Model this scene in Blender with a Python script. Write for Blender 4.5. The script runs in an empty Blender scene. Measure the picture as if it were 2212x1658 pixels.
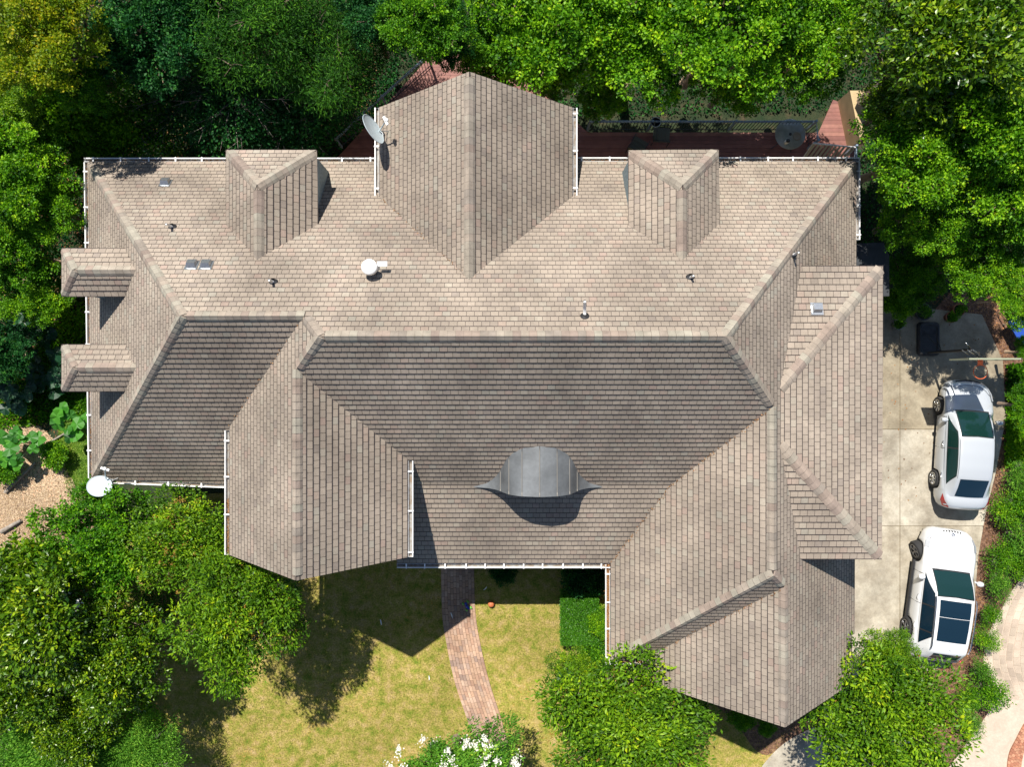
import bpy, bmesh, math, random
import numpy as np
from mathutils import Vector, Matrix
random.seed(7)
S = bpy.context.scene
C = S.collection
# ------------------------------------------------------------------ camera, sky, sun, exposure
HC = 28.3            # drone height above the lawn
F = 1662.4           # focal length for a picture 2212 wide
cam = bpy.data.objects.new('camera', bpy.data.cameras.new('camera')); C.objects.link(cam)
cam.location = (0, 0, HC); cam.rotation_euler = (0, 0, 0)
cam.data.sensor_fit = 'HORIZONTAL'; cam.data.sensor_width = 36; cam.data.lens = 36*F/2212
cam.data.clip_end = 600
S.camera = cam
SUN = Vector((-.21, .583, 1)).normalized()
wd = bpy.data.worlds.new('World'); S.world = wd; wd.use_nodes = True
nt = wd.node_tree
sky = nt.nodes.new('ShaderNodeTexSky'); sky.sky_type = 'NISHITA'; sky.sun_disc = False
sky.sun_elevation = math.asin(SUN.z); sky.sun_rotation = math.atan2(SUN.x, SUN.y)
sky.air_density = 1.0; sky.dust_density = .6; sky.ozone_density = 3.2
bg = nt.nodes['Background']; nt.links.new(sky.outputs[0], bg.inputs[0]); bg.inputs[1].default_value = .07
sl = bpy.data.lights.new('sun', 'SUN'); sl.energy = 4.8; sl.angle = math.radians(.5); sl.color = (1, .95, .87)
so = bpy.data.objects.new('sun', sl); C.objects.link(so); so.rotation_euler = SUN.to_track_quat('Z', 'Y').to_euler()
S.view_settings.view_transform = 'Standard'; S.view_settings.look = 'None'
S.view_settings.exposure = .6; S.view_settings.gamma = 1
S.render.engine = 'CYCLES'

# ------------------------------------------------------------------ helpers
def W(px, py, z):
    k = (HC-z)/F
    return Vector(((px-1106)*k, -(py-829)*k, z))
def tag(o, label=None, cat=None, group=None, kind=None):
    if label: o['label'] = label
    if cat: o['category'] = cat
    if group: o['group'] = group
    if kind: o['kind'] = kind
    return o
def empty(name, loc, rz=0, label=None, cat=None, group=None):
    o = bpy.data.objects.new(name, None); C.objects.link(o)
    o.location = loc; o.rotation_euler = (0, 0, rz); o.empty_display_size = .2
    return tag(o, label, cat, group)
def link(name, me, parent=None, mats=()):
    o = bpy.data.objects.new(name, me); C.objects.link(o)
    for m in mats: me.materials.append(m)
    if parent is not None:
        o.parent = parent
    return o
class MB:
    """collects verts/faces with material index and colour"""
    def __init__(s): s.v = []; s.f = []; s.mi = []; s.col = []; s.sm = []
    def face(s, pts, mi=0, col=(1, 1, 1), sm=False):
        n = len(s.v); s.v += [tuple(p) for p in pts]; s.f.append(tuple(range(n, n+len(pts)))); s.mi.append(mi); s.col.append(col); s.sm.append(sm)
    def idx(s, pts, faces, mi=0, col=(1, 1, 1), sm=False):
        n = len(s.v); s.v += [tuple(p) for p in pts]
        for f in faces: s.f.append(tuple(i+n for i in f)); s.mi.append(mi); s.col.append(col); s.sm.append(sm)
    def prism(s, bot, top, mi=0, col=(1, 1, 1), cap=True):
        n = len(bot)
        if cap:
            s.face(top, mi, col); s.face(list(reversed(bot)), mi, col)
        for i in range(n):
            j = (i+1) % n; s.face([bot[i], bot[j], top[j], top[i]], mi, col)
    def box(s, c, size, rz=0, mi=0, col=(1, 1, 1), M=None):
        x, y, z = [d/2 for d in size]
        R = Matrix.Rotation(rz, 3, 'Z') if M is None else M
        P = [Vector(c)+R @ Vector((a*x, b*y, d*z)) for d in (-1, 1) for a, b in ((-1, -1), (1, -1), (1, 1), (-1, 1))]
        s.idx(P, [(3, 2, 1, 0), (4, 5, 6, 7), (0, 1, 5, 4), (1, 2, 6, 5), (2, 3, 7, 6), (3, 0, 4, 7)], mi, col)
    def tube(s, pts, rads, n=6, mi=0, col=(1, 1, 1), sm=True, caps=True):
        pts = [Vector(p) for p in pts]
        if not hasattr(rads, '__len__'): rads = [rads]*len(pts)
        ring = []; V0 = []
        up = Vector((0, 0, 1))
        for i, p in enumerate(pts):
            d = (pts[min(i+1, len(pts)-1)]-pts[max(i-1, 0)])
            d = d.normalized() if d.length > 1e-9 else up
            a = d.cross(up if abs(d.z) < .95 else Vector((1, 0, 0))).normalized(); b = d.cross(a)
            for k in range(n):
                t = 2*math.pi*k/n; V0.append(p+(a*math.cos(t)+b*math.sin(t))*rads[i])
        fs = []
        for i in range(len(pts)-1):
            for k in range(n):
                k2 = (k+1) % n; fs.append((i*n+k, i*n+k2, (i+1)*n+k2, (i+1)*n+k))
        if caps:
            fs.append(tuple(range(n))); m = (len(pts)-1)*n; fs.append(tuple(reversed(range(m, m+n))))
        s.idx(V0, fs, mi, col, sm)
    def lathe(s, prof, c=(0, 0, 0), n=24, mi=0, col=(1, 1, 1), sm=True, M=None):
        V0 = []
        for r, z in prof:
            for k in range(n):
                t = 2*math.pi*k/n; p = Vector((r*math.cos(t), r*math.sin(t), z))
                if M is not None: p = M @ p
                V0.append(Vector(c)+p)
        fs = []
        for i in range(len(prof)-1):
            for k in range(n):
                k2 = (k+1) % n; fs.append((i*n+k, i*n+k2, (i+1)*n+k2, (i+1)*n+k))
        s.idx(V0, fs, mi, col, sm)
    def build(s, name, mats, parent=None, weld=False):
        me = bpy.data.meshes.new(name); me.from_pydata(s.v, [], s.f)
        me.polygons.foreach_set('material_index', s.mi)
        me.polygons.foreach_set('use_smooth', s.sm)
        ca = me.color_attributes.new('Col', 'FLOAT_COLOR', 'CORNER')
        arr = []
        for f, c in zip(s.f, s.col): arr += [c[0], c[1], c[2], 1.0]*len(f)
        ca.data.foreach_set('color', arr)
        if weld:
            bm = bmesh.new(); bm.from_mesh(me); bmesh.ops.remove_doubles(bm, verts=bm.verts, dist=1e-4); bm.to_mesh(me); bm.free()
        me.update()
        if not isinstance(mats, (list, tuple)): mats = [mats]
        return link(name, me, parent, mats)
# ------------------------------------------------------------------ materials
def mat(name, base=(.5, .5, .5), rough=.6, metal=0, spec=.5, noise=None, bump=None, attr=None, coat=0, alpha=None, ramp=None, ncoord='Object', trans=0, extra=None):
    """noise: list of (scale, detail, lo, hi) multipliers; ramp: (scale, [(pos,col)...]) base colour by noise"""
    m = bpy.data.materials.new(name); m.use_nodes = True
    t = m.node_tree; N = t.nodes; L = t.links
    b = N['Principled BSDF']; b.inputs['Roughness'].default_value = rough; b.inputs['Metallic'].default_value = metal
    b.inputs['Specular IOR Level'].default_value = spec; b.inputs['Coat Weight'].default_value = coat; b.inputs['Coat Roughness'].default_value = .05
    tc = N.new('ShaderNodeTexCoord'); co = tc.outputs[ncoord]
    rgb = N.new('ShaderNodeRGB'); rgb.outputs[0].default_value = (*base, 1); cur = rgb.outputs[0]
    if ramp:
        nz = N.new('ShaderNodeTexNoise'); nz.inputs['Scale'].default_value = ramp[0]; nz.inputs['Detail'].default_value = 6; nz.inputs['Roughness'].default_value = .65
        L.new(co, nz.inputs['Vector']); cr = N.new('ShaderNodeValToRGB'); e = cr.color_ramp.elements
        while len(e) < len(ramp[1]): e.new(.5)
        for i, (p, c) in enumerate(ramp[1]): e[i].position = p; e[i].color = (*c, 1)
        L.new(nz.outputs['Fac'], cr.inputs[0]); cur = cr.outputs[0]
    def mul(cur, fac):
        mx = N.new('ShaderNodeMix'); mx.data_type = 'RGBA'; mx.blend_type = 'MULTIPLY'; mx.inputs['Factor'].default_value = 1
        L.new(cur, mx.inputs['A']); L.new(fac, mx.inputs['B']); return mx.outputs['Result']
    if attr:
        a = N.new('ShaderNodeAttribute'); a.attribute_name = attr; cur = mul(cur, a.outputs['Color'])
    for q, (sc, de, lo, hi) in enumerate(noise or []):
        nz = N.new('ShaderNodeTexNoise'); nz.inputs['Scale'].default_value = sc; nz.inputs['Detail'].default_value = de
        mp = N.new('ShaderNodeMapping'); mp.inputs['Location'].default_value = (q*13.1, q*7.7, 3*q); L.new(co, mp.inputs[0]); L.new(mp.outputs[0], nz.inputs['Vector'])
        mr = N.new('ShaderNodeMapRange'); mr.inputs['From Min'].default_value = .3; mr.inputs['From Max'].default_value = .7
        mr.inputs['To Min'].default_value = lo; mr.inputs['To Max'].default_value = hi
        L.new(nz.outputs['Fac'], mr.inputs['Value']); cb = N.new('ShaderNodeCombineColor')
        for k in range(3): L.new(mr.outputs[0], cb.inputs[k])
        cur = mul(cur, cb.outputs[0])
    L.new(cur, b.inputs['Base Color'])
    if bump:
        nz = N.new('ShaderNodeTexNoise'); nz.inputs['Scale'].default_value = bump[0]; nz.inputs['Detail'].default_value = 5; L.new(co, nz.inputs['Vector'])
        bp = N.new('ShaderNodeBump'); bp.inputs['Strength'].default_value = bump[1]; bp.inputs['Distance'].default_value = bump[2]
        L.new(nz.outputs['Fac'], bp.inputs['Height']); L.new(bp.outputs[0], b.inputs['Normal'])
    if alpha is not None: b.inputs['Alpha'].default_value = alpha
    if trans: b.inputs['Transmission Weight'].default_value = trans
    return m
def leafmat(name, dark, mid, lite, rough=.45, trans=.35, spec=.5, big=.5):
    m = bpy.data.materials.new(name); m.use_nodes = True
    t = m.node_tree; N = t.nodes; L = t.links; b = N['Principled BSDF']
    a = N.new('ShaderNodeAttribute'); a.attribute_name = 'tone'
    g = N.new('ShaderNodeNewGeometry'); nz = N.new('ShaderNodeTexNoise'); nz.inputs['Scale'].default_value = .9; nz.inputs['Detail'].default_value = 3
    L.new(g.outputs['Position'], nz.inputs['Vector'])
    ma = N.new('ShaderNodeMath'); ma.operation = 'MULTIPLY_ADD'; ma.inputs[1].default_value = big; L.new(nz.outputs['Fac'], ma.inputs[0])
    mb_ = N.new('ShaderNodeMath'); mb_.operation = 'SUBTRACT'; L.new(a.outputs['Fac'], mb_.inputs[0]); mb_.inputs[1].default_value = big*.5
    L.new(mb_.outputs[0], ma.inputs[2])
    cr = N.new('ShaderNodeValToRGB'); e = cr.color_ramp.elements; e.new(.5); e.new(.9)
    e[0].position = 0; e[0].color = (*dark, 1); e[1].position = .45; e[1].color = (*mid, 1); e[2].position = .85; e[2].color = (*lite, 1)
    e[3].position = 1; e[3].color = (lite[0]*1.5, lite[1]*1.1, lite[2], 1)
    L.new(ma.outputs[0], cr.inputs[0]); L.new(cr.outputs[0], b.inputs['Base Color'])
    b.inputs['Roughness'].default_value = rough; b.inputs['Specular IOR Level'].default_value = spec
    tr = N.new('ShaderNodeBsdfTranslucent'); mx = N.new('ShaderNodeMixShader'); mx.inputs[0].default_value = trans
    br = N.new('ShaderNodeMix'); br.data_type = 'RGBA'; br.blend_type = 'MULTIPLY'; br.inputs['Factor'].default_value = 1; br.inputs['B'].default_value = (1.5, 1.7, .5, 1)
    L.new(cr.outputs[0], br.inputs['A']); L.new(br.outputs['Result'], tr.inputs[0])
    L.new(b.outputs[0], mx.inputs[1]); L.new(tr.outputs[0], mx.inputs[2]); L.new(mx.outputs[0], N['Material Output'].inputs[0])
    return m
M = {}
M['shingle'] = mat('asphalt_shingle', (1, 1, 1), .9, spec=.25, attr='Col', noise=[(.5, 4, .74, 1.1), (1.7, 4, .88, 1.06), (60, 2, .88, 1.12), (9, 2, .95, 1.05)], bump=(90, .5, .01))
M['cap'] = mat('ridge_shingle', (1, 1, 1), .9, spec=.25, attr='Col', noise=[(3.5, 3, .8, 1.12), (60, 2, .88, 1.12)], bump=(90, .5, .01))
M['under'] = mat('shingle_edge', (.06, .046, .045), .95, spec=.1, noise=[(20, 2, .8, 1.2)])
M['soffit'] = mat('soffit_paint', (.55, .5, .43), .6)
M['stucco'] = mat('tan_stucco', (.5, .37, .2), .85, noise=[(3, 4, .85, 1.1)], bump=(40, .4, .01))
M['cheek'] = mat('blue_grey_siding', (.23, .31, .34), .8, noise=[(14, 3, .75, 1.2)])
M['white'] = mat('white_gutter_paint', (.8, .8, .79), .35, noise=[(2.5, 4, .9, 1.05)])
M['gutterin'] = mat('gutter_litter', ramp=(6, [(.35, (.3, .3, .29)), (.6, (.2, .16, .12)), (.75, (.22, .12, .06))]), rough=.9)
M['metal'] = mat('weathered_sheet_metal', (.135, .145, .152), .6, metal=.2, noise=[(1.6, 4, .75, 1.25), (12, 3, .92, 1.08)], bump=(2, .15, .05))
M['seam'] = mat('metal_seam', (.3, .28, .25), .5, metal=.5)
M['galv'] = mat('galvanised_metal', (.42, .44, .46), .35, metal=.8, noise=[(20, 3, .85, 1.1)])
M['pvc'] = mat('white_pvc', (.85, .85, .83), .4)
M['rubber'] = mat('black_rubber', (.03, .03, .032), .6, noise=[(8, 3, .8, 1.3)])
M['dish'] = mat('dish_paint', (.42, .49, .52), .45, noise=[(5, 4, .93, 1.06)])
M['dishdark'] = mat('dish_label_print', (.1, .11, .11), .5)
M['dishgrey'] = mat('dish_steel', (.3, .32, .33), .5, metal=.3)
M['glass'] = mat('window_glass', (.05, .07, .08), .05, spec=.8)
M['darkroof'] = mat('dark_flat_roof', (.04, .045, .05), .8, noise=[(3, 4, .8, 1.3)])
M['bark'] = mat('bark', ramp=(12, [(.3, (.1, .07, .05)), (.7, (.24, .18, .13))]), rough=.9, bump=(30, .6, .02))
M['barklt'] = mat('pale_bark', ramp=(9, [(.3, (.2, .13, .08)), (.7, (.45, .33, .22))]), rough=.85)
M['deadwood'] = mat('grey_dead_wood', ramp=(9, [(.3, (.18, .15, .12)), (.7, (.4, .35, .3))]), rough=.9)
# leaves
M['l_bright'] = leafmat('leaf_bright_green', (.014, .07, .003), (.09, .25, .005), (.28, .5, .012), .5, .25, .2)
M['l_mid'] = leafmat('leaf_mid_green', (.01, .058, .003), (.062, .2, .005), (.2, .42, .01), .5, .25, .2)
M['l_crape'] = leafmat('leaf_yellow_green', (.016, .06, .003), (.085, .2, .005), (.26, .42, .01), .5, .2, .25)
M['l_dark'] = leafmat('leaf_shaded_green', (.004, .035, .01), (.013, .08, .018), (.045, .18, .025), .55, .2, .15)  # shade from taller trees put into a darker, bluer leaf colour
M['l_conif'] = leafmat('leaf_conifer', (.004, .028, .003), (.017, .08, .005), (.075, .22, .009), .6, .2, .15)
M['l_yellow'] = leafmat('leaf_gold', (.05, .12, .004), (.17, .25, .006), (.42, .38, .01), .5, .3, .2)
M['l_glossy'] = leafmat('leaf_glossy', (.01, .042, .002), (.07, .165, .003), (.27, .39, .01), .36, .12, .45)
M['l_juniper'] = leafmat('leaf_juniper', (.022, .085, .008), (.085, .24, .018), (.24, .46, .045), .6, .25, .15)
M['l_big'] = leafmat('leaf_broad', (.02, .1, .012), (.05, .22, .018), (.11, .36, .025), .5, .4)
M['l_bigdk'] = leafmat('leaf_broad_dark', (.005, .035, .015), (.01, .06, .022), (.02, .1, .03), .5, .3)
M['l_hedge'] = leafmat('leaf_hedge', (.025, .1, .006), (.06, .21, .01), (.12, .32, .018), .45)
M['l_bud'] = leafmat('seed_buds', (.2, .12, .02), (.3, .17, .025), (.4, .22, .04), .6, .2)
M['flower'] = mat('white_blossom', (.82, .8, .7), .7)
# ground
GR = [(.32, (.13, .19, .022)), (.43, (.25, .25, .045)), (.54, (.36, .29, .085)), (.68, (.45, .33, .15))]
M['lawn'] = mat('dry_lawn', ramp=(3.0, GR), rough=.95, spec=.1, noise=[(18, 5, .6, 1.35), (.5, 2, .82, 1.12)], bump=(60, .8, .03))
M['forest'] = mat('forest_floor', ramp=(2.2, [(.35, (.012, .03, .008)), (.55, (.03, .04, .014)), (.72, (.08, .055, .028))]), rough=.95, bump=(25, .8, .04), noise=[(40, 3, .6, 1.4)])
M['mulch'] = mat('wood_chip_mulch', ramp=(14, [(.35, (.17, .1, .055)), (.5, (.38, .26, .165)), (.66, (.56, .43, .3))]), rough=.95, bump=(50, 1, .04), noise=[(1.2, 3, .8, 1.12), (60, 3, .6, 1.35)])
M['bed'] = mat('red_brown_mulch', ramp=(9, [(.35, (.08, .04, .025)), (.52, (.19, .1, .06)), (.68, (.34, .2, .12))]), rough=.95, bump=(40, 1, .04), noise=[(50, 3, .6, 1.35)])
M['conc'] = mat('driveway_concrete', attr='Col', ramp=(1.1, [(.3, (.33, .285, .215)), (.5, (.43, .385, .305)), (.7, (.5, .46, .375))]), rough=.85, spec=.3, noise=[(.55, 5, .72, 1.1), (3, 5, .86, 1.08), (14, 5, .88, 1.08), (45, 3, .9, 1.08)], bump=(50, .3, .004))
M['conc2'] = mat('pale_tan_concrete', ramp=(1.4, [(.32, (.47, .375, .29)), (.68, (.58, .475, .375))]), rough=.85, noise=[(9, 5, .92, 1.06), (40, 3, .92, 1.07)])
M['joint'] = mat('joint_dirt', ramp=(5, [(.35, (.14, .1, .06)), (.6, (.22, .17, .09)), (.75, (.17, .2, .05))]), rough=.95)
M['brick'] = mat('paver_brick', (1, 1, 1), .9, spec=.2, attr='Col', noise=[(.9, 4, .68, 1.12), (40, 3, .85, 1.15)], bump=(50, .5, .006))
M['sand'] = mat('joint_sand', (.11, .08, .06), .95, noise=[(20, 3, .7, 1.3)])
M['deck'] = mat('red_stained_wood', (1, 1, 1), .7, attr='Col', noise=[(4, 4, .8, 1.15)])
M['iron'] = mat('black_iron', (.03, .035, .045), .45)
M['railtop'] = mat('blue_grey_rail_paint', (.25, .33, .42), .35)
M['grass'] = leafmat('grass_blade', (.08, .15, .015), (.3, .27, .05), (.48, .36, .12), .8, .2, .1, 1.4)
M['grassg'] = leafmat('grass_blade_green', (.05, .13, .01), (.1, .24, .02), (.2, .34, .03), .7, .3, .2, .8)
# ------------------------------------------------------------------ HOUSE: roof planes z = a + b X + c Y
PL = {
 'N': (9.45+.933*1.157, 0, -.933),
 'S1': (9.45-.95*1.157, 0, .95),
 'S2': (5.5+.59*3.0, 0, .59),
 'W': (4+.976*13.39, .976, 0),
 'E': (4+.97*10.85, -.97, 0),
 'SL': (8.95-1.0*1.70, 0, 1.0),
 'GLw': (8.68+1.0*5.5, 1.0, 0),
 'GLe': (8.68-.95*5.5, -.95, 0),
 'GRw': (7.75-1.0*6.97, 1.0, 0),
 'SR': (7.75+1.05*5.12, 0, 1.05),
 'GKw': (7.30-1.0*7.44, 1.0, 0),
 'RGw': (7.95+.93*1.13, .93, 0),
 'RGe': (7.95-.90*1.13, -.90, 0),
 # dormers on the rear slope
 'D1w': (7.37+.86*6.92, .86, 0), 'D1e': (7.37-.80*6.92, -.80, 0), 'D1n': (7.37+.84*5.40, 0, -.84),
 'D2w': (7.37-.80*4.64, .80, 0), 'D2e': (7.37+.86*4.64, -.86, 0), 'D2n': (7.37+.84*5.40, 0, -.84),
 # shed wing over the drive
 'EE': (7.49+.27*7.27, -.27, 0), 'EN': (7.49-.25*.11, 0, -.25), 'ES': (7.49+.26*1.70, 0, .26),
}
def unproj(px, py, pl):
    a, b, c = PL[pl]; ux = (px-1106)/F; uy = -(py-829)/F
    z = (a+HC*(b*ux+c*uy))/(1+b*ux+c*uy)
    return W(px, py, z)
def vert(px, py, *pls):
    """pixel read off the photo, snapped onto the planes it belongs to"""
    if len(pls) == 1: return unproj(px, py, pls[0])
    P0 = sum((unproj(px, py, p) for p in pls), Vector())/len(pls)
    A = np.array([[PL[p][1], PL[p][2], -1] for p in pls]); d = np.array([-PL[p][0] for p in pls])
    x0 = np.array(P0); dx = np.linalg.lstsq(A, d-A @ x0, rcond=None)[0]
    return Vector(x0+dx)
V = {}
def dv(n, px, py, *pls): V[n] = vert(px, py, *pls)
# main body
dv('A', 190, 350, 'N', 'W'); dv('B', 1848, 348, 'N', 'E'); dv('C', 391, 683, 'N', 'W', 'SL'); dv('D', 650, 683, 'N', 'SL', 'GLw')
dv('E', 693, 730, 'N', 'S1', 'GLw'); dv('F', 1568, 727, 'N', 'S1', 'E'); dv('G', 208, 1046, 'W', 'SL')
dv('J', 638, 800, 'S1', 'GLw', 'GLe'); dv('H', 1672, 893, 'S1', 'E', 'GRw'); dv('Br1', 1440, 1047, 'S1', 'S2', 'GRw')
dv('GLv', 497, 922, 'SL', 'GLw'); dv('GRv', 883, 990, 'S1', 'GLe')
dv('SLe', 497, 1046, 'SL'); V['GLapex'] = vert(638, 1255, 'GLw', 'GLe'); V['GLapex'].y = -5.03
dv('GLbl', 499, 1203, 'GLw'); V['GLbl'].y = -4.97; dv('GLbr', 881, 1203, 'GLe'); V['GLbr'].y = -4.97; V['GLapex'].y = -5.03
V['GLbl'].x = V['GLv'].x; V['GLbl'].z = V['GLv'].z; V['GLbr'].x = V['GRv'].x; V['GLbr'].z = V['GRv'].z
dv('Brl', 870, 1047, 'S1', 'S2'); V['Brl'].x = V['GRv'].x-.25
YE = -5.70
def onp(x, y, pl): a, b, c = PL[pl]; return Vector((x, y, a+b*x+c*y))
V['S2l'] = onp(-3.65, YE, 'S2'); V['S2l2'] = onp(-3.65, -3.0, 'S2')
dv('S2r', 1330, 1214, 'S2', 'GRw'); V['S2r'] = V['S2r']
xr = V['S2r'].x
zz = PL['S2'][0]+PL['S2'][2]*YE; XG = zz-PL['GRw'][0]; V['S2r'] = Vector((XG, YE, zz)); V['GRt'] = V['S2r']
dv('I', 1667, 1240, 'GRw', 'SR', 'E'); dv('K', 1692, 1277, 'SR', 'E', 'GKw')
dv('GRb', 1332, 1412, 'GRw', 'SR'); V['GRb'].x = XG; V['GRb'] = Vector((XG, 0, V['GRt'].z)); V['GRb'].y = (V['GRb'].z-PL['SR'][0])/PL['SR'][2]
yb = V['GRb'].y
V['SRv'] = Vector((0, yb, V['GRb'].z)); V['SRv'].x = (V['GRb'].z-PL['GKw'][0])
YK = -9.39
V['Kap'] = Vector((V['K'].x, YK, V['K'].z)); V['KbL'] = onp(4.12, YK, 'GKw'); V['SRv2'] = onp(4.12, yb, 'GKw'); 
XE = 10.78
V['KbR'] = onp(XE-.14, YK, 'E'); V['Ebr'] = onp(XE, YK+1.5, 'E'); V['Ebr2'] = onp(XE-.14, YK+1.5, 'E')
V['Etr'] = V['B']
# rear gable
dv('RGt', 1014, 603, 'N', 'RGw', 'RGe'); dv('RGl', 820, 425, 'N', 'RGw'); dv('RGr', 1237, 425, 'N', 'RGe')
YR = 8.25
V['RGa'] = Vector((V['RGt'].x, YR, V['RGt'].z)); V['RGal'] = Vector((V['RGl'].x, YR, V['RGl'].z)); V['RGar'] = Vector((V['RGr'].x, YR, V['RGr'].z))
# dormers
for d, xs in (('D1', (488, 556, 684)), ('D2', (1358, 1474, 1553))):
    dv(d+'a', xs[1], 400, d+'w', d+'e', d+'n'); dv(d+'t', xs[1], 560, 'N', d+'w', d+'e')
    dv(d+'vl', xs[0], 488, 'N', d+'w'); dv(d+'vr', xs[2], 482, 'N', d+'e')
    dv(d+'cl', xs[0], 325, d+'w', d+'n'); dv(d+'cr', xs[2], 325, d+'e', d+'n')
    V[d+'vl'].x = V[d+'cl'].x; V[d+'vl'] = vert(xs[0], 488, 'N', d+'w')
# shed wing
dv('EEt', 1683, 836, 'E', 'EE', 'EN'); dv('EEb', 1685, 978, 'E', 'EE', 'ES'); dv('ENv', 1731, 578, 'E', 'EN'); dv('EEn', 1912, 579, 'EN', 'EE')
dv('EEs', 1900, 1213, 'EE', 'ES'); dv('ESv', 1728, 1214, 'E', 'ES')
for a_, b_, p_ in (('ENv', 'EEn', 'EN'), ('ESv', 'EEs', 'ES')):
    y_ = V[b_].y; z_ = PL[p_][0]+PL[p_][2]*y_; V[a_] = Vector(((PL['E'][0]-z_)/.97, y_, z_))
# side dormers on the west slope
SD = []
for (yt, yr, yb_) in ((537, 584, 641), (745, 795, 846)):
    q = {}
    zr, ze = 6.80, 6.28
    Yr = -(yr-829)*(HC-zr)/F; Yt = -(yt-829)*(HC-ze)/F; Yb = -(yb_-829)*(HC-ze)/F; X0 = (134-1106)*(HC-ze)/F
    xw = lambda z: (z-PL['W'][0])/PL['W'][1]
    q['ra'] = Vector((X0+.62, Yr, zr)); q['rt'] = Vector((xw(zr), Yr, zr))
    q['nt'] = Vector((X0, Yt, ze)); q['nv'] = Vector((xw(ze), Yt, ze)); q['st'] = Vector((X0, Yb, ze)); q['sv'] = Vector((xw(ze), Yb, ze))
    SD.append(q)

TW, TE = .203, .187
TONES = [((.34, .283, .226), 60), ((.325, .27, .217), 34), ((.305, .253, .205), 12), ((.345, .27, .216), 6), ((.335, .255, .208), 2), ((.352, .305, .244), 6), ((.282, .235, .195), 3), ((.33, .295, .24), 3)]
TL = [t for t, w in TONES for _ in range(w)]
rr = random.Random(3)
def tone(var=.05):
    c = rr.choice(TL); k = 1+rr.uniform(-var, var); return tuple(x*k for x in c)
def clip(poly, a, b, c):
    """keep a*u+b*v<=c ; points carry (u,v)"""
    out = []
    n = len(poly)
    for i in range(n):
        p, q = poly[i], poly[(i+1) % n]
        dp = a*p[0]+b*p[1]-c; dq = a*q[0]+b*q[1]-c
        if dp <= 0: out.append(p)
        if (dp < 0 < dq) or (dq < 0 < dp):
            t = dp/(dp-dq); out.append((p[0]+(q[0]-p[0])*t, p[1]+(q[1]-p[1])*t))
    return out
def area(p):
    return abs(sum(p[i][0]*p[(i+1) % len(p)][1]-p[(i+1) % len(p)][0]*p[i][1] for i in range(len(p))))/2
def shingle_face(mb, pts, tw=TW, te=TE, thick=.05):
    """real overlapping tabs clipped to the face polygon; slots show the dark sheet beneath"""
    pts = [Vector(p) for p in pts]
    n = Vector((0, 0, 0))
    for i in range(len(pts)): n += (pts[i]-pts[0]).cross(pts[(i+1) % len(pts)]-pts[0])
    n.normalize()
    if n.z < 0: n = -n; pts.reverse()
    a = Vector((0, 0, 1)).cross(n).normalized(); up = n.cross(a).normalized()
    O = min(pts, key=lambda p: p.z)
    P2 = [((p-O).dot(a), (p-O).dot(up)) for p in pts]
    to3 = lambda u, v, h: O+a*u+up*v+n*h
    mb.face([p for p in pts], 1); low = [p-Vector((0, 0, thick)) for p in pts]; mb.face(list(reversed(low)), 2)
    for i in range(len(pts)):
        j = (i+1) % len(pts); mb.face([low[i], low[j], pts[j], pts[i]], 2)
    v1 = max(p[1] for p in P2); k = 0; off = rr.uniform(0, tw)
    while k*te < v1:
        v0 = k*te; band = clip(clip(P2, 0, -1, -v0), 0, 1, v0+te)
        if len(band) > 2 and area(band) > 1e-4:
            lo = min(p[0] for p in band); hi = max(p[0] for p in band)
            sh = off+(k % 2)*tw/2+rr.uniform(-.02, .02); j = math.floor((lo-sh)/tw)
            while sh+j*tw < hi:
                u0 = sh+j*tw; g = .005
                cell = clip(clip(clip(clip(P2, 0, -1, -v0), 0, 1, v0+te-.008), -1, 0, -(u0+g)), 1, 0, u0+tw-g)
                if len(cell) > 2 and area(cell) > 2e-4:
                    wv = rr.uniform(-.002, .002)
                    hh = lambda v: .004+(.017+wv)*(1-(v-v0)/te)
                    top = [to3(u, v, hh(v)) for u, v in cell]; bot = [to3(u, v, .0015) for u, v in cell]
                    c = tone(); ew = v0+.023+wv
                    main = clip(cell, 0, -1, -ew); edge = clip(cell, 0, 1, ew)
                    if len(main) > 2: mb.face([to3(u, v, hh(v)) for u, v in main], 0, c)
                    if len(edge) > 2: mb.face([to3(u, v, hh(v)) for u, v in edge], 0, (.055, .044, .042))   # dark strip along the tab's lower edge, draws the course line
                    m = len(cell)
                    for q in range(m):
                        w = (q+1) % m; mb.face([bot[q], bot[w], top[w], top[q]], 1)
                j += 1
        k += 1
CAPT = [(.335, .28, .225), (.32, .268, .218), (.325, .285, .23), (.34, .295, .238), (.305, .24, .195), (.28, .22, .182), (.34, .31, .25), (.325, .295, .238), (.275, .235, .195)]
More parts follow.
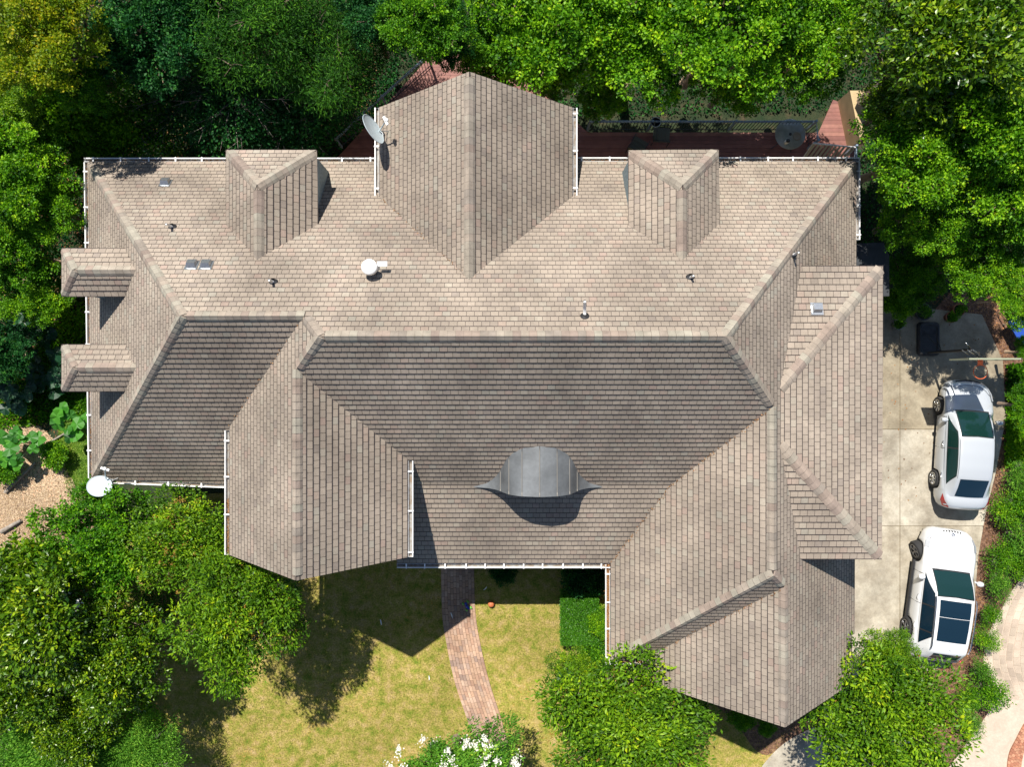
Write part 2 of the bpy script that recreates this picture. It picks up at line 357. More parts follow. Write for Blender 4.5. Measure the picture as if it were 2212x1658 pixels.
def cap_line(mb, p, q, w=.17, ang1=None, ang2=None, n1=None, n2=None, seg=.2):
    """arched ridge caps from the lower end p to the upper end q"""
    p, q = Vector(p), Vector(q)
    if q.z < p.z: p, q = q, p
    d = (q-p); d.normalize(); p = p+d*w*.85; L = (q-p).length
    def side(nv):
        s = d.cross(nv).normalized(); return -s if s.z > 0 else s
    n1 = Vector(n1).normalized(); n2 = Vector(n2).normalized()
    s1, s2 = side(n1), side(n2)
    if s1.dot(s2) > .3: s2 = -s1 if abs(s1.z) < .2 else s2
    u = (n1+n2).normalized(); N = max(1, round(L/seg)); st = L/N
    last = None
    for i in range(N):
        c = rr.choice(CAPT) if (last is None or rr.random() < .7) else last
        last = c; k = rr.uniform(.94, 1.05); c = tuple(x*k for x in c)
        A = p+d*(i*st-.015); B = p+d*((i+1)*st+.012); ww = w*rr.uniform(.97, 1.03)
        def prof(X, h):
            return [X+s1*ww+n1*(.012+h*.4), X+s1*ww*.55+n1*.034+u*h*.6, X+s1*ww*.2+u*(.036+h), X+u*(.04+h), X+s2*ww*.2+u*(.036+h), X+s2*ww*.55+n2*.034+u*h*.6, X+s2*ww+n2*(.012+h*.4)]
        a_ = prof(A, .022); b_ = prof(B, .006)
        a0 = prof(A, -.02)
        mb.idx(a_+b_, [(j, j+7, j+8, j+1) for j in range(6)], 0, c, False)
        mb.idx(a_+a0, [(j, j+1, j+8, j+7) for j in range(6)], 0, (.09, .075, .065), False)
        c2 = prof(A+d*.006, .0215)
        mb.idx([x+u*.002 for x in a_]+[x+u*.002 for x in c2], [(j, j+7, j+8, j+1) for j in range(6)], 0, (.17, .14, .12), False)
        if i == 0 or i == N-1:
            e = a_ if i == 0 else b_; mb.face(list(reversed(e)) if i == 0 else e, 0, c)
def nrm(pl): a, b, c = PL[pl]; return Vector((-b, -c, 1)).normalized()

house = empty('house', (0, 0, 0), 0, 'large house with a tan shingled hip and gable roof, in the middle of the garden', 'house')
SH = [M['shingle'], M['under'], M['soffit']]
roof = MB()
v = V
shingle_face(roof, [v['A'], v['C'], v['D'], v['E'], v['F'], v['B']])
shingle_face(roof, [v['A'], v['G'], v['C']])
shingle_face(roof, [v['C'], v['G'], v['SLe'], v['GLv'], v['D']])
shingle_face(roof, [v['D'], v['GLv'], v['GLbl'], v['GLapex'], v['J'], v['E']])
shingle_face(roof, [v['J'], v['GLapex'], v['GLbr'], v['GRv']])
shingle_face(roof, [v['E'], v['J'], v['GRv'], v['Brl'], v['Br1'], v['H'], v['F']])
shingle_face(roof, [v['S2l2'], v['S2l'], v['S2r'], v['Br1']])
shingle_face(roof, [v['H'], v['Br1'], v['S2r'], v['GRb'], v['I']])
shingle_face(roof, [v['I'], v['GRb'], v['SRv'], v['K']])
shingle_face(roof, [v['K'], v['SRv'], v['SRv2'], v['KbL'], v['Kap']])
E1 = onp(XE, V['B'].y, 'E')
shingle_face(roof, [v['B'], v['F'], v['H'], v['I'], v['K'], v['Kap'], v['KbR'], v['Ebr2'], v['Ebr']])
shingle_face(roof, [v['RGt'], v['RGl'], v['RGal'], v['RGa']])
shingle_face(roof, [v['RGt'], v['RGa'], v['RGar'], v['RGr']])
RO = roof.build('roof', SH, house)
cm = MB()
def cap(a, b, p1, p2, **k): cap_line(cm, v[a] if isinstance(a, str) else a, v[b] if isinstance(b, str) else b, n1=nrm(p1), n2=nrm(p2), **k)
cap('A', 'C', 'N', 'W'); cap('G', 'C', 'W', 'SL'); cap('C', 'D', 'N', 'SL', w=.18); cap('D', 'E', 'N', 'GLw'); cap('E', 'F', 'N', 'S1', w=.185)
cap('B', 'F', 'N', 'E'); cap('H', 'F', 'S1', 'E'); cap('J', 'E', 'S1', 'GLw'); cap('GLapex', 'J', 'GLw', 'GLe'); cap('I', 'H', 'GRw', 'E')
cap('GRb', 'I', 'GRw', 'SR'); cap('K', 'I', 'SR', 'E'); cap('Kap', 'K', 'GKw', 'E'); cap('RGa', 'RGt', 'RGw', 'RGe', w=.19)
cap('EEn', 'EEt', 'EN', 'EE', w=.165); cap('EEs', 'EEb', 'ES', 'EE', w=.165)
cm.build('ridge_cap', [M['cap']], RO)
# wing roof over the drive
def roofpart(name, faces, caps, parent=house, label=None):
    m = MB()
    for f in faces: shingle_face(m, f)
    o = m.build(name, SH, parent)
    if label: o['label'] = label
    if caps:
        m = MB()
        for a, b, na, nb, w in caps: cap_line(m, a, b, n1=na, n2=nb, w=w)
        m.build('ridge_cap', [M['cap']], o)
    return o
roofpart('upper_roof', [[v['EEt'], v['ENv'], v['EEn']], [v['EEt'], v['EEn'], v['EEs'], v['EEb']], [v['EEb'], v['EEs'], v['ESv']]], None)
# walls of that wing, down to the garage
wb = MB()
def wallbox(m, x0, x1, y0, y1, z0, zt, mi=0):
    m.box(((x0+x1)/2, (y0+y1)/2, (z0+zt)/2), (x1-x0, y1-y0, zt-z0), mi=mi)
# dormers
for d, lab in (('D1', 'left'), ('D2', 'right')):
    a, t, vl, vr, cl, cr = [v[d+s] for s in ('a', 't', 'vl', 'vr', 'cl', 'cr')]
    w = MB()
    # cheeks and front wall, inset under the eaves
    xl, xr_, yf = cl.x+.09, cr.x-.09, cl.y-.12
    zt = cl.z-.02; zN = lambda y: PL['N'][0]+PL['N'][2]*y-.02
    yb2 = (PL['N'][0]-zt)/.933
    for x, s in ((xl, -1), (xr_, 1)):
        w.face([(x, yf, zN(yf)), (x, yf, zt), (x, yb2, zt)], 0)
    w.face([(xl, yf, zN(yf)), (xr_, yf, zN(yf)), (xr_, yf, zt), (xl, yf, zt)], 0)
    dw = w.build('dormer', [M['cheek']], house)
    w = MB(); w.box(((xl+xr_)/2, yf+.02, zt-.75), (1.2, .05, 1.1)); fr = w.build('window_frame', [M['white']], dw)
    m = MB()
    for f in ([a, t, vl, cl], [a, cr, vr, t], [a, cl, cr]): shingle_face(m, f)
    o = m.build('dormer_roof', SH, dw)
    m = MB()
    for p, q, A_, B_ in ((cl, a, d+'w', d+'n'), (cr, a, d+'e', d+'n'), (a, t, d+'w', d+'e')): cap_line(m, p, q, n1=nrm(A_), n2=nrm(B_), w=.18)
    m.build('dormer_ridge_cap', [M['cap']], dw)
for q in SD:
    w = MB(); y0, y1 = q['st'].y+.1, q['nt'].y-.1; x0 = q['nt'].x+.38; zt = q['nt'].z-.03
    xw = lambda z: (z-PL['W'][0])/PL['W'][1]
    zb = PL['W'][0]+PL['W'][1]*x0-.02
    for y in (y0, y1): w.face([(x0, y, zb), (x0, y, zt), (xw(zt), y, zt)])
    w.face([(x0, y0, zb), (x0, y1, zb), (x0, y1, zt), (x0, y0, zt)])
    dw = w.build('dormer', [M['cheek']], house)
    m = MB()
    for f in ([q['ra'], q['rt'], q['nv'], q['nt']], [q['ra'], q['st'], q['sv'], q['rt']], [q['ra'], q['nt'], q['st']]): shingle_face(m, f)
    m.build('dormer_roof', SH, dw)
    m = MB(); nn, ns, nw = Vector((0, .52, .69)), Vector((0, -.5, .69)), Vector((-.52, 0, .62))
    cap_line(m, q['nt'], q['ra'], n1=nn, n2=nw, w=.14); cap_line(m, q['st'], q['ra'], n1=ns, n2=nw, w=.14)
    cap_line(m, q['ra'], q['rt']+Vector((.1, 0, .0)), n1=nn, n2=ns, w=.17)
    m.build('dormer_ridge_cap', [M['cap']], dw)
# eyebrow dormer in sheet metal
cx = ((1166-1106)*(HC-6.8)/F); hw = 1.98; yf = -3.08; zf0 = PL['S1'][0]+PL['S1'][2]*yf
bell_x = [-1.0, -.76, -.63, -.56, -.505, -.42, -.27, 0]; bell_h = [0.0, .10, .26, .41, .62, .79, .93, 1]
def bell(s): return float(np.interp(-abs(s), bell_x, bell_h))
def bells(s):  # smoothed
    return sum(bell(s+k*.03)*w for k, w in ((-2, .1), (-1, .2), (0, .4), (1, .2), (2, .1))) if abs(s) < .93 else bell(s)
m = MB(); NX, NY = 64, 10; grid = []
for i in range(NX+1):
    s = -1+2*i/NX; h = bells(s)*1.33; x = cx+s*hw
    ztop = zf0+h; yb_ = yf+ (h-.06*bells(s))/.95
    for j in range(NY+1):
        t = j/NY; y = (yf-.10*bells(s))*(1-t)+yb_*t; grid.append(Vector((x, y, ztop+.03-.08*bells(s)*t)))
fs = [(i*(NY+1)+j, (i+1)*(NY+1)+j, (i+1)*(NY+1)+j+1, i*(NY+1)+j+1) for i in range(NX) for j in range(NY)]
m.idx(grid, fs, 0, sm=True)
low = [g-Vector((0, 0, .035)) for g in grid]
m.idx(low, [tuple(reversed(f)) for f in fs], 0, sm=True)
fr = [i*(NY+1) for i in range(NX+1)]
m.idx([grid[i] for i in fr]+[low[i] for i in fr], [(i, i+NX+2, i+NX+1)[:0] or (i, i+NX+1, i+NX+2, i+1) for i in range(NX)], 0)
eb = m.build('eyebrow_dormer', [M['metal']], house)
m = MB()
for s in (-.56, -.44, -.265, 0, .265, .44, .56):
    i = round((s+1)/2*NX); m.tube([grid[i*(NY+1)+j]+Vector((0, 0, .008)) for j in range(NY+1)], .013, 4)
m.build('seam', [M['seam']], eb)
m = MB()   # front louvre wall
pts = [Vector((cx+(-1+2*i/NX)*hw*.93, yf+.1, zf0+bells((-1+2*i/NX))*1.27)) for i in range(NX+1)]
m.face([Vector((cx-hw*.93, yf+.1, zf0-.1))]+pts+[Vector((cx+hw*.93, yf+.1, zf0-.1))], 0)
m.build('dormer_front', [M['white']], eb)

# walls
wl = MB()
zG = -2.0
def quad(x0, y0, x1, y1, zb, za, zb2=None): wl.face([(x0, y0, zb), (x1, y1, zb), (x1, y1, zb2 if zb2 is not None else za), (x0, y0, za)])
def wallsbox(x0, x1, y0, y1, zb, zt):
    quad(x0, y0, x1, y0, zb, zt); quad(x1, y0, x1, y1, zb, zt); quad(x1, y1, x0, y1, zb, zt); quad(x0, y1, x0, y0, zb, zt)
wallsbox(v['A'].x+.45, 10.35, -2.75, v['A'].y-.45, zG, 4.3)
XL, XR = v['GLv'].x+.35, v['GRv'].x-.3
wallsbox(XL, XR, -4.62, 0, zG, v['GLv'].z-.1)
wl.face([(XL, -4.62, 5.9), (XR, -4.62, 5.9), (v['GLapex'].x, -4.62, v['GLapex'].z-.3)])
wallsbox(-3.2, 3.6, -3.4, 0, zG, 5.0)
wallsbox(XG+.45, 10.35, yb+.4, -2, zG, 4.2)
wallsbox(4.5, 10.3, YK+.35, -5, zG, 4.2)
wl.face([(4.5, YK+.35, 4.2), (10.3, YK+.35, 4.2), (v['Kap'].x, YK+.35, v['Kap'].z-.3)])
wallsbox(v['RGl'].x+.35, v['RGr'].x-.35, 6, YR-.35, zG, v['RGl'].z-.1)
wl.face([(v['RGl'].x+.35, YR-.35, 5.2), (v['RGr'].x-.35, YR-.35, 5.2), (v['RGa'].x, YR-.35, v['RGa'].z-.3)])
wallsbox(8.6, 10.15, v['EEs'].y+.3, v['EEn'].y-.3, 4, v['EEn'].z-.06)
wl.build('wall', [M['stucco']], house)
m = MB()
for (px0, px1, py) in ((-12.0, -10.6, -2.78), (-10.2, -8.9, -2.78)): m.box(((px0+px1)/2, py, 1.6), (px1-px0, .1, 1.5))
m.build('window', [M['white']], house)
for yy, s in ((.6, 2.6), (-3.3, 2.6), (-6.7, 2.4)):
    m = MB(); m.box((10.38, yy, 1.15), (.07, s, 2.2))
    for k in range(3): m.box((10.425, yy, .45+k*.55), (.02, s-.1, .03))
    m.build('garage_door', [M['white']], house)
m = MB(); m.box((-1.0, -3.43, 1.1), (1.0, .08, 2.1)); m.build('front_door', [mat('door_paint', (.12, .05, .03), .4)], house)
# dark low canopy beside the rear corner
m = MB(); z = 3.0
P = [W(1850, 526, z), W(1908, 524, z), W(1921, 552, z-.1), W(1921, 640, z-.1), W(1850, 640, z)]
m.prism([p-Vector((0, 0, .12)) for p in P], P, 0)
m.build('canopy', [M['darkroof']], house)
# gutters
def gutter(p, q, out, wid=.13, name='gutter', cov=.62, end=True):
    """p,q on the roof edge; out = outward horizontal unit"""
    p, q, out = Vector(p), Vector(q), Vector(out); d = (q-p).normalized(); up = Vector((0, 0, 1))
    g = MB(); o0 = .015; t = .022; h = .12; t = .028
    pr = [(o0, 0), (o0, -h), (wid, -h), (wid, .012), (wid-t, .012), (wid-t, -h+.03), (o0+.012, -h+.03), (o0+.012, 0)]
    A = [p+out*a+up*(b-.02) for a, b in pr]; B = [q+out*a+up*(b-.02) for a, b in pr]; n = len(pr)
    for i in range(n):
        j = (i+1) % n; g.face([A[i], B[i], B[j], A[j]], 1 if i == 5 else 0)
    if end:
        for X in (p, q): g.face([X+out*o0+up*-.02, X+out*o0+up*(-h-.02), X+out*wid+up*(-h-.02), X+out*wid+up*-.01], 0)
    L = (q-p).length; k = .3
    while k < L-.1:
        c = p+d*k+out*(wid*.42)+up*.005; R = Matrix((d, out, up)).transposed()
        g.box(c, (.045, wid+.05, .012), M=R); k += cov*rr.uniform(.92, 1.08)
    return g.build(name, [M['white'], M['gutterin']], house)
X, Y, Z = Vector((1, 0, 0)), Vector((0, 1, 0)), Vector((0, 0, 1))
gutter(v['A']-X*.13, Vector((v['RGl'].x-.0, v['A'].y, 4.0)), Y, wid=.14, cov=.85)
gutter(Vector((v['RGr'].x+.1, v['B'].y, v['B'].z)), v['B']+X*.13, Y, wid=.14, cov=.85)
gutter(v['A'], v['G'], -X, wid=.14, cov=1.1); gutter(v['G']-X*.1, v['SLe'], -Y, wid=.14, cov=1.05)
gutter(v['GLv']-Y*.12, v['GLbl'], -X, wid=.16, cov=1.1); gutter(v['GRv']-Y*.05, v['GLbr'], X, wid=.16, cov=1.1)
gutter(v['S2l'], Vector((XG+.02, YE, v['S2l'].z)), -Y, wid=.16); gutter(Vector((XG, YE-.05, v['GRt'].z-.03)), v['GRb']-Y*.1, -X, wid=.16, cov=.9)
gutter(v['GRb']-X*.15, Vector((v['SRv2'].x+.1, yb, v['GRb'].z)), -Y, wid=.14)
gutter(v['RGl']-Y*.05, v['RGal'], -X, wid=.15, cov=1.2); gutter(v['RGr']-Y*.05, v['RGar'], X, wid=.15, cov=1.2)
gutter(v['B'], onp(v['B'].x, 4.55, 'E'), X, wid=.14, cov=1.0)
# vents, pipes and the flue: sub-parts of the roof
def nplane(pl): return nrm(pl)
def boxvent(px, py, pl, rz=0, s=1):
    p = unproj(px, py, pl); m = MB(); n = nrm(pl); a = Z.cross(n).normalized(); u = n.cross(a)
    R = Matrix((a, u, n)).transposed()
    m.box(p+n*.02, (.34*s, .36*s, .02), M=R); hh = .13
    b = [p+R @ Vector(q) for q in ((-.13*s, -.12*s, .02), (.13*s, -.12*s, .02), (.13*s, .12*s, .02), (-.13*s, .12*s, .02))]
    t = [p+R @ Vector(q) for q in ((-.12*s, -.13*s, hh), (.12*s, -.13*s, hh), (.11*s, .06*s, hh+.02), (-.11*s, .06*s, hh+.02))]
    m.prism(b, t); m.face([t[0], t[1], p+R @ Vector((.12*s, -.17*s, hh*.6)), p+R @ Vector((-.12*s, -.17*s, hh*.6))])
    return m.build('box_vent', [M['galv']], RO)
boxvent(358, 397, 'N'); boxvent(415, 575, 'N'); boxvent(446, 575, 'N')
p = unproj(1764, 668, 'EN'); boxvent(1764, 668, 'EN')
def pipe(px, py, pl, h, r=.035, lean=(0, 0), boot=M['rubber']):
    p = unproj(px, py, pl); m = MB(); n = nrm(pl)
    Rm = n.to_track_quat('Z', 'Y').to_matrix()
    m.lathe([(.001, .012), (.12, .012), (.12, .02), (r+.03, .03), (r+.015, .1)], p, 16, 1, M=Rm)
    top = p+Vector((lean[0], lean[1], h)); m.tube([p, p+(top-p)*.5, top], [r, r, r], 12, 0)
    m.lathe([(r*.98, 0), (r*.7, .001), (r*.7, -.05)], top+Z*.001, 12, 1)
    m.build('vent_pipe', [M['pvc'], boot], RO)
pipe(373, 491, 'N', .42); pipe(591, 610, 'N', .38); pipe(1263, 684, 'N', .42, .04, (-.04, .33)); pipe(1491, 600, 'N', .35); pipe(1713, 551, 'E', .42)
p = unproj(806, 584, 'N'); m = MB()
m.lathe([(.2, -.1), (.18, .02), (.13, .06), (.13, .45), (.12, .5)], p, 20, 0)
m.lathe([(.13, .44), (.21, .46), (.21, .56), (.2, .6), (.12, .625), (.001, .63)], p, 24, 1)
m.box(p+Vector((.3, .12, .33)), (.26, .13, .015), mi=0)
m.build('flue_cap', [M['galv'], M['pvc']], RO)

# ------------------------------------------------------------------ GROUND
def sheet(name, pts, z, m, sub=None):
    g = MB(); g.face([Vector((p[0], p[1], z)) for p in pts]); o = g.build(name, m); tag(o, kind='structure'); return o
def px(pts, z=0): return [W(a, b, z).to_2d() for a, b in pts]
def smooth(pts, n=4):
    P = [Vector(p) for p in pts]
    for _ in range(2):
        Q = []
        for i in range(len(P)):
            a, b = P[i], P[(i+1) % len(P)]; Q += [a*.75+b*.25, a*.25+b*.75]
        P = Q
    return P
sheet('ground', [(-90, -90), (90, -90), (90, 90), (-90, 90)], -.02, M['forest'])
lawn_px = [(300, 1075), (600, 1060), (1330, 1060), (1335, 1480), (1560, 1500), (1760, 1560), (1690, 1600), (1620, 1720), (120, 1720), (180, 1400)]
sheet('lawn', smooth(px(lawn_px)), 0, M['lawn'])
sheet('grass_strip', smooth(px([(120, 850), (200, 840), (235, 1100), (180, 1120), (135, 1040)])), .004, mat('green_lawn', ramp=(3, [(.35, (.07, .15, .015)), (.65, (.2, .28, .04))]), rough=.95, noise=[(30, 3, .6, 1.4)], bump=(60, .8, .03)))
sheet('mulch_bed', smooth(px([(-60, 960), (60, 900), (130, 960), (150, 1040), (215, 1090), (190, 1200), (60, 1260), (-60, 1300)])), .008, M['mulch'])
sheet('side_bed', smooth(px([(1960, 640), (2260, 560), (2300, 900), (2280, 1500), (2120, 1750), (1800, 1750), (1830, 1560), (1900, 1380), (2050, 1300)])), .002, M['bed'])
sheet('front_bed', smooth(px([(1500, 1490), (1700, 1520), (1770, 1580), (1690, 1620), (1640, 1640), (1590, 1560)])), .006, M['bed'])
# concrete drive: separate slabs with dirt joints between
dirt = sheet('driveway_base', px([(1780, 675), (2010, 668), (2120, 680), (2165, 780), (2172, 900), (2150, 1020), (2128, 1110), (2112, 1200), (2104, 1300), (2080, 1400), (2050, 1440), (1990, 1452), (1930, 1430), (1780, 1560)]), .012, M['joint'])
outer = [p for p in px([(1780, 675), (2010, 668), (2120, 680), (2165, 780), (2172, 900), (2150, 1020), (2128, 1110), (2112, 1200), (2104, 1300), (2080, 1400), (2050, 1440), (1990, 1452), (1930, 1430), (1780, 1560)])]
def cl2(poly, x0, x1, y0, y1):
    q = [(p[0], p[1]) for p in poly]
    q = clip(q, -1, 0, -x0); q = clip(q, 1, 0, x1); q = clip(q, 0, -1, -y0); return clip(q, 0, 1, y1)
xj = W(1943, 900, 0).x; ys = [20, W(0, 928, 0).y, W(0, 1137, 0).y, W(0, 1400, 0).y, -20]; xs = [-5, xj, 40]
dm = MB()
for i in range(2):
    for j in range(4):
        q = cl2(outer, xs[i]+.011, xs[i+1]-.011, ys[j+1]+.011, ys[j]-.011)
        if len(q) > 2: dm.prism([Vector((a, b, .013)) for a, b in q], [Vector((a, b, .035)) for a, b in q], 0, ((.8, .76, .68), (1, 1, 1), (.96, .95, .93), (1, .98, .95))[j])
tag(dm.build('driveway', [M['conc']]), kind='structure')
# neighbouring tan drive with a brick edge, and the front concrete walk
sheet('side_road', smooth(px([(2330, 1200), (2230, 1235), (2165, 1310), (2128, 1380), (2122, 1450), (2150, 1520), (2100, 1590), (2020, 1700), (2020, 1800), (2400, 1800), (2400, 1200)])), .010, M['conc2'])
sheet('front_walk', smooth(px([(1622, 1690), (1665, 1630), (1715, 1590), (1790, 1560), (1900, 1560), (1990, 1600), (1960, 1720), (1640, 1720)])), .016, M['conc'])
def brickcourse(name, left, right, ncol, ln, z, colset, th=.045, seed=1, kind='structure'):
    """real bricks laid in running bond between two curves"""
    R_ = random.Random(seed); Lp = [Vector((*p, z)) for p in left]; Rp = [Vector((*p, z)) for p in right]
    def samp(P, n=200):
        d = [0]
        for i in range(len(P)-1): d.append(d[-1]+(P[i+1]-P[i]).length)
        xs_ = np.linspace(0, d[-1], n); return [Vector((np.interp(x, d, [p.x for p in P]), np.interp(x, d, [p.y for p in P]), z)) for x in xs_], d[-1]
    def cr(P):
        out = []
        for i in range(len(P)-1):
            p0, p1, p2, p3 = P[max(i-1, 0)], P[i], P[i+1], P[min(i+2, len(P)-1)]
            for k in range(8):
                t = k/8; out.append(.5*((2*p1)+(-p0+p2)*t+(2*p0-5*p1+4*p2-p3)*t*t+(-p0+3*p1-3*p2+p3)*t**3))
        return out+[P[-1]]
    A, la = samp(cr(Lp)); B, lb = samp(cr(Rp)); L = (la+lb)/2
    g = MB(); g2 = MB()
    def at(s, t):
        i = min(max(s, 0), .9999)*(len(A)-1); k = int(i); f = i-k
        a = A[k].lerp(A[k+1], f); b = B[k].lerp(B[k+1], f); return a.lerp(b, t)
    nr = int(L/ln); e = .004
    for c in range(ncol):
        o = R_.random()*.6+(c % 2)*.5
        for r in range(-1, nr+1):
            s0, s1 = (r+o)*ln/L, (r+o+1)*ln/L
            s0, s1 = max(s0, 0), min(s1, 1)
            if s1-s0 < .02*ln/L*3: continue
            t0, t1 = c/ncol, (c+1)/ncol; ds = .0045/L; dt = .0035
            q = [at(s0+ds, t0+dt), at(s0+ds, t1-dt), at(s1-ds, t1-dt), at(s1-ds, t0+dt)]
            col = R_.choice(colset); k = R_.uniform(.85, 1.12); col = tuple(x*k for x in col); h = th+R_.uniform(-.003, .003)
            g.prism([p+Z*.002 for p in q], [p+Z*h for p in q], 0, col)
    n = len(A); base = MB()
    for i in range(n-1): base.face([A[i]+Z*.006, B[i]+Z*.006, B[i+1]+Z*.006, A[i+1]+Z*.006], 1)
    for f in range(len(base.f)): pass
    nn = len(g.v); g.v += base.v; g.f += [tuple(i+nn for i in f) for f in base.f]; g.mi += base.mi; g.col += base.col; g.sm += base.sm
    # make sure faces point up
    o = g.build(name, [M['brick'], M['sand']]); tag(o, kind=kind); return o
BC = [(.43, .275, .185), (.46, .3, .205), (.42, .26, .18), (.48, .32, .225), (.44, .29, .205), (.38, .25, .185), (.46, .32, .235), (.34, .24, .19)]
brickcourse('brick_path', px([(952, 1150), (953, 1223), (955, 1322), (962, 1378), (982, 1473), (1019, 1585), (1060, 1720)]), px([(1024, 1150), (1024, 1223), (1027, 1322), (1038, 1392), (1057, 1473), (1087, 1567), (1130, 1720)]), 11, .215, 0, BC)
brickcourse('brick_kerb', px([(2172, 1720), (2176, 1640), (2192, 1600), (2225, 1545), (2290, 1490)]), px([(2200, 1720), (2205, 1650), (2216, 1612), (2245, 1565), (2300, 1515)]), 5, .11, .012, [(.5, .22, .13), (.42, .18, .11), (.55, .28, .17)], seed=4)
brickcourse('paver_road', px([(2225, 1225), (2170, 1300), (2148, 1380), (2145, 1440), (2172, 1510)]), px([(2420, 1240), (2400, 1320), (2380, 1400), (2380, 1460), (2400, 1530)]), 16, .3, .0, [(.52, .42, .325), (.54, .44, .34), (.50, .4, .31), (.55, .45, .35)], th=.022, seed=5)

# ------------------------------------------------------------------ leaves and trees
def leaf_mesh(name, P, A, Nn, ln, wd, tone_, m):
    """P tip-base points, A axis, Nn normal; two folded triangles per leaf"""
    n = len(P); A = A/np.linalg.norm(A, axis=1)[:, None]; B = np.cross(A, Nn); B /= (np.linalg.norm(B, axis=1)[:, None]+1e-9); Nn = np.cross(B, A)
    ln = ln[:, None]; wd = wd[:, None]
    v0 = P; v2 = P+A*ln; mid = P+A*ln*.45; v1 = mid+B*wd*.5+Nn*wd*.12; v3 = mid-B*wd*.5+Nn*wd*.12
    Vv = np.stack([v0, v1, v2, v3], 1).reshape(-1, 3).astype(np.float32)
    idx = np.arange(n)[:, None]*4; F_ = np.concatenate([idx+np.array([[0, 1, 2]]), idx+np.array([[0, 2, 3]])], 1).reshape(-1).astype(np.int32)
    me = bpy.data.meshes.new(name); me.vertices.add(len(Vv)); me.vertices.foreach_set('co', Vv.ravel())
    me.loops.add(len(F_)); me.loops.foreach_set('vertex_index', F_)
    me.polygons.add(2*n); me.polygons.foreach_set('loop_start', np.arange(0, 6*n, 3, dtype=np.int32)); me.polygons.foreach_set('loop_total', np.full(2*n, 3, dtype=np.int32))
    at = me.attributes.new('tone', 'FLOAT', 'POINT'); at.data.foreach_set('value', np.repeat(tone_, 4).astype(np.float32))
    me.update(calc_edges=True); me.validate()
    if m: me.materials.append(m)
    return me
def unit(a): return a/(np.linalg.norm(a, axis=-1, keepdims=True)+1e-9)
def crown_mesh(name, R, H, nl, ln, wd, nleaf, seed, m, clump=.3, per=34, upb=.9, droop=.0, elong=1.0, lobe=(.3, .46), flat=.75, gap=.0, under=.12):
    g = np.random.default_rng(seed)
    # lobes
    ang = np.arange(nl)*2.39996+g.uniform(0, 6); rad = np.sqrt((np.arange(nl)+.5)/nl)*(R*.72)
    lc = np.stack([rad*np.cos(ang)*g.uniform(.85, 1.15, nl), rad*np.sin(ang)*g.uniform(.85, 1.15, nl), (H*.5*(1-(rad/R)**2)+g.uniform(-.4, .3, nl)*H)], 1)
    lr = R*g.uniform(lobe[0], lobe[1], nl)
    nc = max(8, nleaf//per); w = lr**2; li = g.choice(nl, nc, p=w/w.sum())
    d = unit(g.normal(size=(nc, 3))); d[:, 2] = np.where(g.random(nc) < .8, np.abs(d[:, 2]), d[:, 2]-under); d = unit(d)
    cc = lc[li]+d*(lr[li]*(1-.5*g.random(nc)**2.2))[:, None]*np.array([1, 1, flat])
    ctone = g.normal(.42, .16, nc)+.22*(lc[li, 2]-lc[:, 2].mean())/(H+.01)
    k = nleaf//nc
    ci = np.repeat(np.arange(nc), k); n = len(ci)
    # sprays: leaves along short twigs pointing out of the clump
    out = unit(d[ci]+g.normal(scale=.75, size=(n, 3))); out[:, 2] -= droop
    off = g.normal(size=(n, 3))*clump*.33*np.array([1, 1, .6]) + out*(g.random(n)**.6*clump*elong)[:, None]
    P = cc[ci]+off
    A = unit(out+g.normal(scale=.55, size=(n, 3))); Nn = unit(g.normal(size=(n, 3))*.75+np.array([0, 0, upb])+d[ci]*.35)
    sz = g.uniform(.7, 1.25, n)
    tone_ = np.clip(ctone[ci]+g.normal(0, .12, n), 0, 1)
    return leaf_mesh(name, P, A, Nn, ln*sz, wd*sz, tone_, m), lc, lr
def tree_frame(lc, lr, R, base_z, seed, tr=.12, bare=0):
    g = random.Random(seed); m = MB(); top = Vector((0, 0, -R*.15))
    b = Vector((g.uniform(-.2, .2), g.uniform(-.2, .2), base_z))
    m.tube([b, b.lerp(top, .35)+Vector((g.uniform(-.1, .1), g.uniform(-.1, .1), 0)), b.lerp(top, .7), top], [tr*1.3, tr, tr*.85, tr*.7], 7)
    for c, r in zip(lc, lr):
        c = Vector(c); s = b.lerp(top, g.uniform(.55, 1)); midp = s.lerp(c, .5)+Vector((g.uniform(-.2, .2), g.uniform(-.2, .2), g.uniform(-.3, .1)))
        m.tube([s, midp, c], [tr*.5, tr*.33, tr*.15], 5)
        for k in range(4):
            a = g.uniform(0, 6.28); e = c+Vector((math.cos(a), math.sin(a), g.uniform(0, .6)))*r*.8
            st = midp.lerp(c, g.uniform(.2, 1)); m.tube([st, st.lerp(e, .5)+Vector((0, 0, .08)), e], [tr*.17, tr*.11, tr*.04], 4)
    for k in range(bare):
        a = g.uniform(0, 6.28); L = R*g.uniform(.7, 1.1); s = top+Vector((g.uniform(-.3, .3), g.uniform(-.3, .3), R*.25)); e = Vector((math.cos(a)*L, math.sin(a)*L, R*g.uniform(.3, .6)))
        m.tube([s, s.lerp(e, .5)+Vector((g.uniform(-.2, .2), g.uniform(-.2, .2), .1)), e], [tr*.3, tr*.2, tr*.06], 4)
        for _ in range(4):
            t = g.uniform(.3, .9); q = s.lerp(e, t); a2 = a+g.uniform(-1, 1); m.tube([q, q+Vector((math.cos(a2), math.sin(a2), .15))*R*.3], [tr*.12, tr*.03], 4)
    return m
PROTO = {}
